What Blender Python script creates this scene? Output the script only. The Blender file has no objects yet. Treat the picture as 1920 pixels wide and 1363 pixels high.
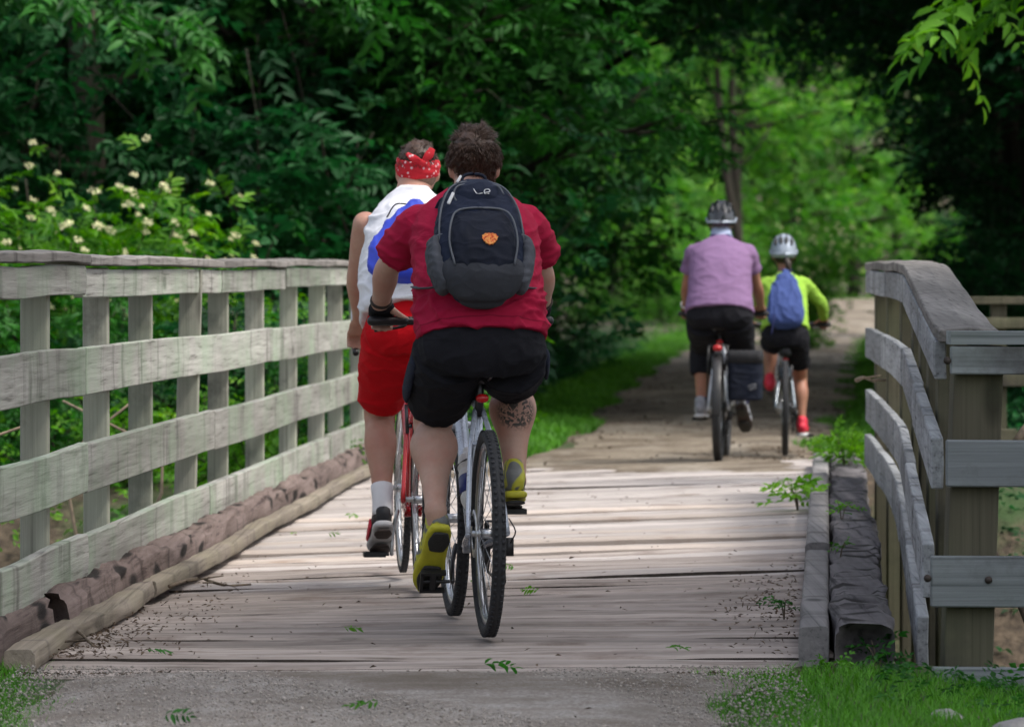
import bpy, math, random
import numpy as np
from mathutils import Vector, Matrix, noise

# ------------------------------------------------------------------ camera, sky, sun, exposure
FPX, CX, HY, CAMH = 9000.0, 960.0, 532.0, 1.175      # focal length in pixels of a 1920 px wide frame, eye height
R = math.radians
SC = bpy.context.scene
COL = SC.collection
cam = bpy.data.cameras.new('camera')
cam.sensor_width = 36.0
cam.lens = 36.0 * FPX / 1920.0
cam.shift_y = -(681.5 - HY) / 1920.0
cam.clip_start = 0.1
cam.clip_end = 2000.0
cam.dof.use_dof = True
cam.dof.focus_distance = 16.4
cam.dof.aperture_fstop = 7.0
camo = bpy.data.objects.new('camera', cam)
COL.objects.link(camo)
camo.location = (0, 0, CAMH)
camo.rotation_euler = (R(90), 0, 0)
SC.camera = camo

SUN_AZ, SUN_EL = R(112), R(58)                        # azimuth clockwise from +Y
world = bpy.data.worlds.new('World')
SC.world = world
world.use_nodes = True
wn = world.node_tree
sky = wn.nodes.new('ShaderNodeTexSky')
sky.sky_type = 'NISHITA'
sky.sun_disc = False
sky.sun_elevation = SUN_EL
sky.sun_rotation = SUN_AZ
sky.dust_density = 4.0
sky.ozone_density = 1.0
wn.nodes['Background'].inputs['Strength'].default_value = 0.14
hs = wn.nodes.new('ShaderNodeHueSaturation')            # thin overcast: a paler, greyer sky all over
hs.inputs['Saturation'].default_value = 0.5
wn.links.new(sky.outputs[0], hs.inputs['Color'])
wn.links.new(hs.outputs[0], wn.nodes['Background'].inputs['Color'])
sl = bpy.data.lights.new('sun', 'SUN')
sl.energy = 1.5
sl.angle = R(10)
sl.color = (1.0, 0.95, 0.87)
suno = bpy.data.objects.new('sun', sl)
COL.objects.link(suno)
sd = Vector((math.sin(SUN_AZ) * math.cos(SUN_EL), math.cos(SUN_AZ) * math.cos(SUN_EL), math.sin(SUN_EL)))
suno.rotation_euler = sd.to_track_quat('Z', 'Y').to_euler()
suno.location = (20, 10, 30)
SC.view_settings.view_transform = 'Standard'
SC.view_settings.look = 'None'
SC.view_settings.gamma = 1.0
SC.view_settings.exposure = 0.85
SC.view_settings.use_curve_mapping = False
SC.render.engine = 'CYCLES'
SC.cycles.use_denoising = True
SC.cycles.use_adaptive_sampling = True
SC.cycles.adaptive_threshold = 0.02
SC.cycles.max_bounces = 5
SC.cycles.diffuse_bounces = 3
SC.cycles.glossy_bounces = 2
SC.cycles.transmission_bounces = 4
SC.cycles.transparent_max_bounces = 4
SC.cycles.caustics_reflective = False
SC.cycles.caustics_refractive = False
SC.cycles.sample_clamp_indirect = 4.0

# ------------------------------------------------------------------ helpers
def at(x, y, Y):
    return Vector(((x - CX) * Y / FPX, Y, CAMH - (y - HY) * Y / FPX))

def onz(x, y, z=0.0):
    Y = FPX * (CAMH - z) / (y - HY)
    return Vector(((x - CX) * Y / FPX, Y, z))

def tag(o, label=None, cat=None, group=None, kind=None):
    if label: o['label'] = label
    if cat: o['category'] = cat
    if group: o['group'] = group
    if kind: o['kind'] = kind
    return o

def empty(name, loc=(0, 0, 0), rot=(0, 0, 0)):
    o = bpy.data.objects.new(name, None)
    o.empty_display_size = 0.1
    COL.objects.link(o)
    o.location = loc
    o.rotation_euler = rot
    return o

def link(name, me, parent=None, loc=None, rot=None):
    o = bpy.data.objects.new(name, me)
    COL.objects.link(o)
    if parent is not None: o.parent = parent
    if loc is not None: o.location = loc
    if rot is not None: o.rotation_euler = rot
    return o

def copy_tree(o, parent=None):
    c = o.copy()
    COL.objects.link(c)
    c.parent = parent
    for ch in o.children:
        copy_tree(ch, c)
    return c

def lerp(a, b, t): return a + (b - a) * t
def sstep(a, b, x):
    t = min(1.0, max(0.0, (x - a) / (b - a)))
    return t * t * (3 - 2 * t)

def catmull(P, sub):
    P = [np.array(p, float) for p in P]
    if len(P) < 3 or sub <= 1:
        if sub <= 1: return P
        out = []
        for i in range(len(P) - 1):
            for k in range(sub): out.append(P[i] + (P[i + 1] - P[i]) * k / sub)
        return out + [P[-1]]
    Q = [2 * P[0] - P[1]] + P + [2 * P[-1] - P[-2]]
    out = []
    for i in range(1, len(Q) - 2):
        a, b, c, d = Q[i - 1:i + 3]
        for k in range(sub):
            t = k / sub
            out.append(0.5 * (2 * b + (c - a) * t + (2 * a - 5 * b + 4 * c - d) * t * t + (3 * b - a - 3 * c + d) * t ** 3))
    out.append(P[-1])
    return out

class MB:
    """collects faces of one mesh"""
    def __init__(s): s.v = []; s.f = []; s.m = []
    def add(s, vs, fs, mi=0):
        b = len(s.v)
        s.v += [tuple(float(q) for q in p) for p in vs]
        s.f += [tuple(i + b for i in f) for f in fs]
        s.m += [mi] * len(fs)
        return s
    def box(s, c, size, M=None, mi=0):
        hx, hy, hz = size[0] / 2, size[1] / 2, size[2] / 2
        vs = [Vector((x, y, z)) for x in (-hx, hx) for y in (-hy, hy) for z in (-hz, hz)]
        vs = [(M @ v if M is not None else v) + Vector(c) for v in vs]
        return s.add(vs, [(0, 1, 3, 2), (4, 6, 7, 5), (0, 4, 5, 1), (2, 3, 7, 6), (0, 2, 6, 4), (1, 5, 7, 3)], mi)
    def loft(s, path, rad, n=12, sub=1, xref=(1, 0, 0), p=2.0, cap='round', mi=0, closed=False):
        path = [tuple(q) for q in path]
        rr = [(r, r) if not hasattr(r, '__len__') else tuple(r) for r in rad]
        data = catmull([list(a) + list(b) for a, b in zip(path, rr)], sub)
        pts = [d[:3] for d in data]; rs = [np.abs(d[3:5]) for d in data]
        x0 = np.array(xref, float)
        m = len(pts)
        rings = []
        def frame(t):
            u = x0 - t * x0.dot(t)
            if np.linalg.norm(u) < 1e-4:
                y0 = np.array((0.0, 1.0, 0.1)); u = y0 - t * y0.dot(t)
            u = u / np.linalg.norm(u)
            return u, np.cross(t, u)
        T = []
        for i in range(m):
            if closed: t = pts[(i + 1) % m] - pts[i - 1]
            else: t = pts[min(i + 1, m - 1)] - pts[max(i - 1, 0)]
            nn = np.linalg.norm(t); T.append(t / nn if nn > 1e-9 else np.array((0, 0, 1.0)))
        seq = [(pts[i], rs[i], T[i]) for i in range(m)]
        if cap == 'round' and not closed:
            for end, sg in ((0, -1), (-1, 1)):
                pt, r, t = seq[end]
                h = min(r) * 0.8
                ex = [(pt + sg * t * h * math.sin(a), r * math.cos(a), t) for a in (0.55, 1.05, 1.4)]
                seq = (ex[::-1] + seq) if end == 0 else (seq + ex)
        ang = np.linspace(0, 2 * math.pi, n, endpoint=False)
        ca, sa = np.cos(ang), np.sin(ang)
        ce = np.sign(ca) * np.abs(ca) ** (2 / p); se = np.sign(sa) * np.abs(sa) ** (2 / p)
        vs = []
        for pt, r, t in seq:
            u, v = frame(t)
            for k in range(n): vs.append(pt + u * r[0] * ce[k] + v * r[1] * se[k])
        M = len(seq); fs = []
        for i in range(M if closed else M - 1):
            a = i * n; b = ((i + 1) % M) * n
            for k in range(n):
                q = (k + 1) % n
                fs.append((a + k, a + q, b + q, b + k))
        if not closed:
            vs.append(seq[0][0]); vs.append(seq[-1][0])
            c0, c1 = M * n, M * n + 1
            for k in range(n):
                q = (k + 1) % n
                fs.append((c0, q, k)); fs.append((c1, (M - 1) * n + k, (M - 1) * n + q))
        return s.add(vs, fs, mi)
    def tube(s, path, r, n=8, sub=1, mi=0, cap='flat'):
        if not hasattr(r, '__len__'): r = [r] * len(path)
        return s.loft(path, r, n, sub, cap=cap, mi=mi)
    def ball(s, c, r, n=12, m=8, M=None, mi=0):
        r = (r, r, r) if not hasattr(r, '__len__') else r
        vs = []; fs = []
        for i in range(1, m):
            th = math.pi * i / m
            for k in range(n):
                ph = 2 * math.pi * k / n
                v = Vector((r[0] * math.sin(th) * math.cos(ph), r[1] * math.sin(th) * math.sin(ph), r[2] * math.cos(th)))
                vs.append((M @ v if M is not None else v) + Vector(c))
        for i in range(m - 2):
            for k in range(n):
                q = (k + 1) % n
                fs.append((i * n + k, (i + 1) * n + k, (i + 1) * n + q, i * n + q))
        a = Vector((0, 0, r[2])); b = Vector((0, 0, -r[2]))
        if M is not None: a, b = M @ a, M @ b
        vs += [a + Vector(c), b + Vector(c)]
        t = len(vs) - 2
        for k in range(n):
            q = (k + 1) % n
            fs.append((t, k, q)); fs.append((t + 1, (m - 2) * n + q, (m - 2) * n + k))
        return s.add(vs, fs, mi)
    def ring(s, c, rad, prof, n=40, axis='x', mi=0):
        """revolve a closed profile [(radial, axial)] about an axis"""
        vs = []; fs = []; k = len(prof)
        for i in range(n):
            a = 2 * math.pi * i / n
            for (dr, ax) in prof:
                q = rad + dr
                if axis == 'x': v = (ax, q * math.cos(a), q * math.sin(a))
                elif axis == 'y': v = (q * math.sin(a), ax, q * math.cos(a))
                else: v = (q * math.cos(a), q * math.sin(a), ax)
                vs.append(Vector(v) + Vector(c))
        for i in range(n):
            j = (i + 1) % n
            for q in range(k):
                w = (q + 1) % k
                fs.append((i * k + q, i * k + w, j * k + w, j * k + q))
        return s.add(vs, fs, mi)
    def mesh(s, name, mats, smooth=True):
        me = bpy.data.meshes.new(name)
        me.from_pydata(s.v, [], s.f)
        for m in (mats if isinstance(mats, (list, tuple)) else [mats]): me.materials.append(m)
        if max(s.m, default=0) > 0: me.polygons.foreach_set('material_index', s.m)
        if smooth: me.polygons.foreach_set('use_smooth', [True] * len(me.polygons))
        me.update()
        return me
    def build(s, name, mats, parent=None, smooth=True, loc=None, rot=None):
        return link(name, s.mesh(name, mats, smooth), parent, loc, rot)

def fuse(mb, voxel, it=6, disp=None, fac=0.5):
    """join overlapping closed lofts into one continuous surface"""
    me = bpy.data.meshes.new('fuse'); me.from_pydata(mb.v, [], mb.f); me.update()
    o = bpy.data.objects.new('fuse', me); COL.objects.link(o)
    md = o.modifiers.new('r', 'REMESH'); md.mode = 'VOXEL'; md.voxel_size = voxel; md.adaptivity = 0.0
    if it:
        sm = o.modifiers.new('s', 'SMOOTH'); sm.iterations = it; sm.factor = fac
    dg = bpy.context.evaluated_depsgraph_get()
    out = bpy.data.meshes.new_from_object(o.evaluated_get(dg))
    bpy.data.objects.remove(o); bpy.data.meshes.remove(me)
    if disp is not None:
        n = len(out.vertices)
        co = np.empty(n * 3); no = np.empty(n * 3)
        out.vertices.foreach_get('co', co); out.vertex_normals.foreach_get('vector', no)
        co = co.reshape(-1, 3); no = no.reshape(-1, 3)
        d = np.array([disp(Vector(co[i]), Vector(no[i])) for i in range(n)])
        out.vertices.foreach_set('co', (co + no * d[:, None]).ravel())
    out.polygons.foreach_set('use_smooth', [True] * len(out.polygons))
    out.update()
    return out

def quickmesh(name, V, Fc, mat, smooth=False, attr=None):
    """V (n,3) array, Fc (m,k) array of equal-sized faces"""
    me = bpy.data.meshes.new(name)
    n, m, k = len(V), len(Fc), Fc.shape[1]
    me.vertices.add(n); me.vertices.foreach_set('co', np.asarray(V, np.float32).ravel())
    me.loops.add(m * k); me.loops.foreach_set('vertex_index', np.asarray(Fc, np.int32).ravel())
    me.polygons.add(m); me.polygons.foreach_set('loop_start', np.arange(0, m * k, k, dtype=np.int32))
    me.materials.append(mat)
    if attr is not None:
        a = me.attributes.new('tint', 'FLOAT', 'POINT'); a.data.foreach_set('value', np.asarray(attr, np.float32))
    me.update(calc_edges=True); me.validate()
    if smooth: me.polygons.foreach_set('use_smooth', [True] * m)
    return me

# ------------------------------------------------------------------ materials
def newmat(name):
    m = bpy.data.materials.new(name); m.use_nodes = True
    return m, m.node_tree, m.node_tree.nodes['Principled BSDF']

def nd(nt, typ, props=None, **ins):
    n = nt.nodes.new(typ)
    for k, v in (props or {}).items(): setattr(n, k, v)
    for k, v in ins.items():
        k = k.replace('_', ' ') if k.replace('_', ' ') in n.inputs else k
        if isinstance(v, bpy.types.NodeSocket): nt.links.new(v, n.inputs[k])
        else: n.inputs[k].default_value = v
    return n

def c4(c): return (c[0], c[1], c[2], 1.0)

def ramp(nt, fac, stops):
    r = nt.nodes.new('ShaderNodeValToRGB')
    el = r.color_ramp.elements
    while len(el) < len(stops): el.new(0.5)
    for e, (p, c) in zip(el, stops):
        e.position = p; e.color = c4(c) if len(c) == 3 else c
    nt.links.new(fac, r.inputs[0])
    return r.outputs[0]

def mixc(nt, fac, a, b, mode='MIX'):
    m = nt.nodes.new('ShaderNodeMix'); m.data_type = 'RGBA'; m.blend_type = mode
    for sock, v in ((m.inputs[0], fac), (m.inputs[6], a), (m.inputs[7], b)):
        if isinstance(v, bpy.types.NodeSocket): nt.links.new(v, sock)
        else: sock.default_value = v if not isinstance(v, tuple) else c4(v)
    return m.outputs[2]

def mth(nt, op, a, b=0.0, clamp=False):
    m = nt.nodes.new('ShaderNodeMath'); m.operation = op; m.use_clamp = clamp
    for i, v in enumerate((a, b)):
        if isinstance(v, bpy.types.NodeSocket): nt.links.new(v, m.inputs[i])
        else: m.inputs[i].default_value = v
    return m.outputs[0]

def coords(nt, scale=(1, 1, 1), rand=True, space='Object'):
    tc = nt.nodes.new('ShaderNodeTexCoord')
    v = tc.outputs[space]
    if rand:
        oi = nt.nodes.new('ShaderNodeObjectInfo')
        sc = nd(nt, 'ShaderNodeVectorMath', {'operation': 'SCALE'}, Scale=oi.outputs['Random'])
        sc.inputs[0].default_value = (7.3, 11.1, 5.7)
        ad = nd(nt, 'ShaderNodeVectorMath', {'operation': 'ADD'})
        nt.links.new(v, ad.inputs[0]); nt.links.new(sc.outputs[0], ad.inputs[1])
        v = ad.outputs[0]
    mp = nt.nodes.new('ShaderNodeMapping'); mp.inputs['Scale'].default_value = scale
    nt.links.new(v, mp.inputs[0])
    return mp.outputs[0]

def noi(nt, vec, scale, detail=4.0, rough=0.55, dist=0.0):
    n = nd(nt, 'ShaderNodeTexNoise', Vector=vec, Scale=scale, Detail=detail, Roughness=rough, Distortion=dist)
    return n.outputs['Fac']

def bump(nt, b, h, strength=0.3, dist=0.01):
    n = nd(nt, 'ShaderNodeBump', Height=h, Strength=strength, Distance=dist)
    nt.links.new(n.outputs[0], b.inputs['Normal'])

def plain(name, col, rough=0.6, metal=0.0, var=0.15, vs=12.0, bs=0.0, bsc=60.0, spec=0.5, coat=0.0, sheen=0.0):
    m, nt, b = newmat(name)
    v = coords(nt, rand=False)
    f = noi(nt, v, vs, 5)
    c = ramp(nt, f, [(0.3, tuple(q * (1 - var) for q in col)), (0.7, tuple(min(1, q * (1 + var)) for q in col))])
    nt.links.new(c, b.inputs['Base Color'])
    nt.links.new(ramp(nt, noi(nt, v, vs * 2.3, 3), [(0.3, (rough * .85,) * 3), (0.7, (min(1, rough * 1.15),) * 3)]), b.inputs['Roughness'])
    b.inputs['Metallic'].default_value = metal
    b.inputs['Specular IOR Level'].default_value = spec
    b.inputs['Coat Weight'].default_value = coat
    if sheen:
        b.inputs['Sheen Weight'].default_value = sheen
    if bs: bump(nt, b, noi(nt, v, bsc, 4), bs, 0.004)
    return m

def wood(name, axis, dark, light, moss=None, mossamt=0.5, rough=0.85, fine=62.0, bs=0.5, stain=(0.05, 0.045, 0.04), pits=None, al=None):
    m, nt, b = newmat(name)
    s = [fine, fine, fine]; s[axis] = al or (0.14 if axis == 1 else 0.9)
    s2 = [6.0, 6.0, 6.0]; s2[axis] = 0.3
    v = coords(nt, s)
    g = noi(nt, v, 1.0, 6, 0.6, 0.12)
    big = noi(nt, coords(nt, s2), 1.0, 3, 0.5)
    base = ramp(nt, g, [(0.30, dark), (0.42, tuple(lerp(a, c, .65) for a, c in zip(dark, light))), (0.66, light)])
    base = mixc(nt, ramp(nt, big, [(0.35, (0.55,) * 3), (0.65, (0, 0, 0))]), base, dark)
    vv = coords(nt)
    st = noi(nt, coords(nt, (1.2, 5.5, 1.0)), 1.0, 5, 0.6) if axis == 1 else noi(nt, vv, 3.1, 6, 0.65)
    base = mixc(nt, ramp(nt, st, [(0.53, (0, 0, 0)), (0.72, (0.8,) * 3)]), base, stain)
    kn = nd(nt, 'ShaderNodeTexVoronoi', Vector=coords(nt, [1.3 if i != axis else .55 for i in range(3)]), Scale=2.2)
    base = mixc(nt, ramp(nt, kn.outputs['Distance'], [(0.05, (0.8,) * 3), (0.12, (0.0,) * 3)]), base, tuple(q * .5 for q in dark))
    if moss:
        mo = noi(nt, vv, 1.7, 5, 0.6)
        base = mixc(nt, ramp(nt, mo, [(0.42, (0, 0, 0)), (0.66, (mossamt,) * 3)]), base, moss)
    if pits:
        pv = nd(nt, 'ShaderNodeTexVoronoi', Vector=coords(nt, pits), Scale=1.0)
        base = mixc(nt, ramp(nt, pv.outputs['Distance'], [(0.24, (0.95,) * 3), (0.36, (0.0,) * 3)]), base, (0.012, 0.010, 0.009))
    oi = nt.nodes.new('ShaderNodeObjectInfo')
    val = nd(nt, 'ShaderNodeMapRange', Value=oi.outputs['Random'], To_Min=0.78, To_Max=1.18)
    hsv = nd(nt, 'ShaderNodeHueSaturation', Color=base, Value=val.outputs[0])
    nt.links.new(hsv.outputs[0], b.inputs['Base Color'])
    b.inputs['Roughness'].default_value = rough
    b.inputs['Specular IOR Level'].default_value = 0.25
    h = mth(nt, 'ADD', g, mth(nt, 'MULTIPLY', st, 0.4))
    bump(nt, b, h, bs, 0.006)
    return m

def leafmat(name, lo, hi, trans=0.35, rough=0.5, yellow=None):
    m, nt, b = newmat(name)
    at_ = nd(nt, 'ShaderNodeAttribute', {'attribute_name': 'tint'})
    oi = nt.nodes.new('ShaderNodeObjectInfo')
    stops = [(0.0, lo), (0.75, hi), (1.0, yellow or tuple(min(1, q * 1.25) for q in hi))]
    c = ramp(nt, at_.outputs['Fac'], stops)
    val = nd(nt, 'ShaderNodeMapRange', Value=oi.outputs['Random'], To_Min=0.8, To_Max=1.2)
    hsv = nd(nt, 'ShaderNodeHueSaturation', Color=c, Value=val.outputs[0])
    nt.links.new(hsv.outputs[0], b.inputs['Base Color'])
    b.inputs['Roughness'].default_value = rough
    b.inputs['Specular IOR Level'].default_value = 0.2
    tr = nt.nodes.new('ShaderNodeBsdfTranslucent')
    tc = nd(nt, 'ShaderNodeHueSaturation', Color=hsv.outputs[0], Saturation=1.15, Value=1.5)
    nt.links.new(tc.outputs[0], tr.inputs['Color'])
    mx = nd(nt, 'ShaderNodeMixShader', Fac=trans)
    nt.links.new(b.outputs[0], mx.inputs[1]); nt.links.new(tr.outputs[0], mx.inputs[2])
    nt.links.new(mx.outputs[0], nt.nodes['Material Output'].inputs['Surface'])
    return m

M = {}
GREY_D, GREY_L = (0.12, 0.115, 0.10), (0.46, 0.455, 0.42)
M['wood_y'] = wood('weathered_wood_y', 1, GREY_D, GREY_L, (0.27, 0.36, 0.25), 0.6)
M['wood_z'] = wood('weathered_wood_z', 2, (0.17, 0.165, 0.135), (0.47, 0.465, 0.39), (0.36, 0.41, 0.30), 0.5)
M['wood_cap'] = wood('weathered_cap', 1, (0.08, 0.075, 0.07), (0.33, 0.31, 0.29), None, 0.3, stain=(0.06, .055, .05))
M['wood_r'] = wood('weathered_wood_right', 1, (0.12, 0.125, 0.13), (0.42, 0.435, 0.45), None)
M['wood_w'] = wood('weathered_wood_wing', 0, (0.09, 0.10, 0.105), (0.30, 0.325, 0.34), (0.2, 0.25, 0.2), 0.3)
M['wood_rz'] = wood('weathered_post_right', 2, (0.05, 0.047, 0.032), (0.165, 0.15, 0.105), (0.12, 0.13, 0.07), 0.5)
M['plank'] = wood('deck_plank', 0, (0.13, 0.108, 0.093), (0.46, 0.40, 0.365), None, fine=17, al=2.6, stain=(0.14, 0.10, 0.08))
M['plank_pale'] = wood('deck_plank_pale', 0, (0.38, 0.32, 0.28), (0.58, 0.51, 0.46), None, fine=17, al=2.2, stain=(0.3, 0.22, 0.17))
M['plank_dusty_lit'] = wood('deck_plank_dusty_lit', 0, (0.28, 0.25, 0.235), (0.54, 0.49, 0.465), None, fine=17, al=2.6, stain=(0.2, 0.16, 0.13))  # dust tone, plus open-sky brightness of the mid and far deck put into it
M['curb'] = wood('curb_wood', 1, (0.09, 0.075, 0.06), (0.33, 0.285, 0.235), (0.25, 0.23, 0.15), 0.4)
M['curb_r'] = wood('curb_wood_grey', 1, (0.10, 0.098, 0.10), (0.33, 0.315, 0.31), None)
M['tie'] = wood('rotten_timber', 1, (0.045, 0.03, 0.028), (0.20, 0.155, 0.14), None, fine=45, bs=1.0, stain=(0.025, 0.018, 0.015), pits=(9, 2.6, 9))
M['tie_r'] = wood('charred_timber', 1, (0.03, 0.028, 0.03), (0.20, 0.185, 0.19), None, fine=30, bs=1.0, stain=(0.012, 0.011, 0.012), pits=(3, 8, 3))
M['bolt'] = plain('rusty_bolt', (0.05, 0.04, 0.035), 0.6, 0.5)
M['bark'] = wood('bark', 2, (0.016, 0.013, 0.010), (0.065, 0.052, 0.042), (0.05, 0.065, 0.03), 0.35, fine=16, bs=1.0)
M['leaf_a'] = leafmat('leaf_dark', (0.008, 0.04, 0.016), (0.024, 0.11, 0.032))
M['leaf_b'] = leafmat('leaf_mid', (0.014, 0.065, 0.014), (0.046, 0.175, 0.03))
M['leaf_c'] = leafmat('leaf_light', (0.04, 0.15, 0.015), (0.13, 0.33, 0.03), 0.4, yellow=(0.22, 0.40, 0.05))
M['leaf_d'] = leafmat('leaf_far_sunlit', (0.032, 0.13, 0.02), (0.12, 0.30, 0.045), 0.45, yellow=(0.30, 0.48, 0.12))  # sunlit glow at the trail end is put into this paler leaf colour
M['leaf_w'] = leafmat('leaf_weed', (0.10, 0.28, 0.02), (0.22, 0.46, 0.05), 0.4)
M['plank_edge'] = plain('dirty_plank_edge', (.05, .04, .033), .95, var=.4, vs=20)
M['grass'] = leafmat('grass_blade', (0.035, 0.13, 0.012), (0.10, 0.28, 0.03), 0.3)
M['flower'] = plain('cream_flower', (0.72, 0.70, 0.42), 0.7, var=0.1)
M['twig'] = plain('dead_twig', (0.11, 0.085, 0.06), 0.9, var=.4, vs=30)
M['twig_pale'] = plain('pale_dead_branch', (0.26, 0.2, 0.14), 0.9, var=.3, vs=30)
M['stone'] = plain('grey_stone', (0.30, 0.285, 0.27), 0.9, var=.35, vs=6, bs=.6, bsc=25)
M['litter'] = plain('leaf_litter', (0.09, 0.062, 0.04), 0.95, var=.6, vs=40)

# ------------------------------------------------------------------ terrain
PATH = np.array([(-30, -2.6, 1.2), (0, -1.0, 1.1), (12.7, -.36, 1.05), (14.6, -.33, 1.12), (30.6, .62, 1.5), (32, .85, 1.3), (34, 1.2, 1.02), (36, 1.38, 1.05),
                 (49.6, 2.25, 1.35), (67, 3.35, 1.5), (98, 5.4, 1.8), (130, 8.7, 2.0), (150, 11.2, 2.2), (165, 14.5, 2.2), (178, 20, 2.2), (186, 30, 2.2)], float)
def path_c(Y): return np.interp(Y, PATH[:, 0], PATH[:, 1])
def path_w(Y): return np.interp(Y, PATH[:, 0], PATH[:, 2])
def ss(a, b, x):
    t = np.clip((x - a) / (b - a), 0, 1); return t * t * (3 - 2 * t)
def rise(Y): return 0.68 * ss(90, 160, Y) + 22 * ss(215, 330, Y)
def ground_z(X, Y):
    X = np.asarray(X, float); Y = np.asarray(Y, float)
    off = np.abs(X - path_c(Y)) - path_w(Y)
    creek = -1.7 * ss(15.2, 17.6, Y) * (1 - ss(27.5, 30.4, Y))
    bank = -0.10 * ss(0.1, 1.2, off) - 0.35 * ss(1.5, 5.0, off)
    hum = 0.08 * (np.sin(X * 1.3 + Y * .7) + np.sin(X * .6 - Y * 1.1)) * ss(.5, 3, off)
    hill = 9 * ss(30, 80, np.abs(X - path_c(Y)))
    return rise(Y) + np.minimum(creek, 0) + bank * (1 + creek / 1.7) + hum + hill * ss(36, 70, Y) - 0.035 * (1 - ss(-.1, .25, off))

m, nt, b = newmat('forest_floor'); M['ground'] = m
v = coords(nt, rand=False)
f1 = noi(nt, v, 1.2, 6, .65); f2 = noi(nt, v, 14, 5, .7)
c = ramp(nt, f2, [(.3, (.028, .02, .013)), (.5, (.075, .055, .036)), (.7, (.14, .105, .07))])
c = mixc(nt, ramp(nt, f1, [(.46, (0, 0, 0)), (.6, (.85,) * 3)]), c, (.03, .075, .016))
nt.links.new(c, b.inputs['Base Color']); b.inputs['Roughness'].default_value = .95
bump(nt, b, f2, .9, .03)

m, nt, b = newmat('gravel_path'); M['gravel'] = m
v = coords(nt, rand=False)
vo = nd(nt, 'ShaderNodeTexVoronoi', Vector=v, Scale=130.0)
f1 = noi(nt, v, 1.1, 6, .6); f3 = noi(nt, v, 9, 5, .65)
c = ramp(nt, vo.outputs['Color'], [(.1, (.17, .152, .135)), (.5, (.28, .258, .235)), (.9, (.41, .385, .36))])
c = mixc(nt, ramp(nt, f3, [(.42, (0, 0, 0)), (.62, (.6,) * 3)]), c, (.16, .125, .10))
c = mixc(nt, ramp(nt, f1, [(.42, (0, 0, 0)), (.66, (.8,) * 3)]), c, (.095, .072, .05))
nt.links.new(c, b.inputs['Base Color']); b.inputs['Roughness'].default_value = .95
bump(nt, b, mth(nt, 'ADD', mth(nt, 'MULTIPLY', vo.outputs['Distance'], -1.0), f3), .45, .008)

m, nt, b = newmat('trail_earth'); M['trail'] = m
v = coords(nt, rand=False)
f1 = noi(nt, v, 1.4, 7, .68, .6); f2 = noi(nt, v, 26, 5, .7); f3 = noi(nt, coords(nt, (2.2, .5, 1), False), 1.0, 5, .6)
c = ramp(nt, f2, [(.3, (.13, .10, .072)), (.5, (.26, .215, .16)), (.72, (.42, .37, .30))])
c = mixc(nt, ramp(nt, f1, [(.44, (0, 0, 0)), (.58, (.8,) * 3)]), c, (.10, .072, .048))
c = mixc(nt, ramp(nt, f3, [(.52, (0, 0, 0)), (.66, (.6,) * 3)]), c, (.40, .36, .30))
nt.links.new(c, b.inputs['Base Color']); b.inputs['Roughness'].default_value = .95
bump(nt, b, mth(nt, 'ADD', f2, f1), .9, .03)

def sheet(name, xs, ys, zf, mat, kind='structure'):
    Xg, Yg = np.meshgrid(xs, ys)
    Zg = zf(Xg, Yg)
    V = np.stack([Xg, Yg, Zg], -1).reshape(-1, 3)
    nx, ny = len(xs), len(ys)
    i = np.arange(nx - 1)[None, :] + np.arange(ny - 1)[:, None] * nx
    Fc = np.stack([i, i + 1, i + nx + 1, i + nx], -1).reshape(-1, 4)
    o = link(name, quickmesh(name, V, Fc, mat, True))
    tag(o, kind=kind)
    return o

gx = np.unique(np.concatenate([np.linspace(-420, -30, 14), np.linspace(-30, -8, 23), np.linspace(-8, 12, 90), np.linspace(12, 40, 29), np.linspace(40, 420, 14)]))
gy = np.unique(np.concatenate([np.linspace(-420, -10, 12), np.linspace(-10, 60, 200), np.linspace(60, 200, 90), np.linspace(200, 700, 40)]))
tag(sheet('ground', gx, gy, ground_z, M['ground']), 'dark earth and low green cover around the bridge and path')

def path_sheet(name, y0, y1, ny, label):
    ys = np.linspace(y0, y1, ny); us = np.linspace(-1, 1, 15)
    U, Yg = np.meshgrid(us, ys)
    wob = 0.10 * np.sin(Yg * 2.1 + U * 2) + 0.06 * np.sin(Yg * 5.3)
    Xg = path_c(Yg) + U * (path_w(Yg) + wob * np.abs(U))
    if y0 > 20:      # loose earth trodden onto the last planks, with a ragged edge
        Yg = Yg + (1 - ss(y0, 33, Yg)) * (.55 * np.sin(Xg * 2.3 + 1) + .3 * np.sin(Xg * 6.1) + .2 * np.sin(Xg * 13))
    Zg = rise(Yg) + 0.012 * np.sin(Xg * 3.1 + Yg * 1.7) * ss(29, 33, Yg) - 0.05 * np.abs(U) ** 6
    if y0 > 20: Zg = Zg + (1 - ss(30.4, 32.5, Yg)) * (.028 * (Xg + .2) - .004)
    if y0 > 20: Zg[0] -= .03
    V = np.stack([Xg, Yg, Zg], -1).reshape(-1, 3); nx = 15
    i = np.arange(nx - 1)[None, :] + np.arange(ny - 1)[:, None] * nx
    Fc = np.stack([i, i + 1, i + nx + 1, i + nx], -1).reshape(-1, 4)
    return tag(link(name, quickmesh(name, V, Fc, M['gravel'] if y0 < 10 else M['trail'], True)), label, kind='structure')
path_sheet('path', -12, 14.57, 110, 'grey gravel path in front of the wooden bridge')
path_sheet('path', 29.3, 186, 420, 'brown earth and gravel trail running into the woods')

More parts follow.
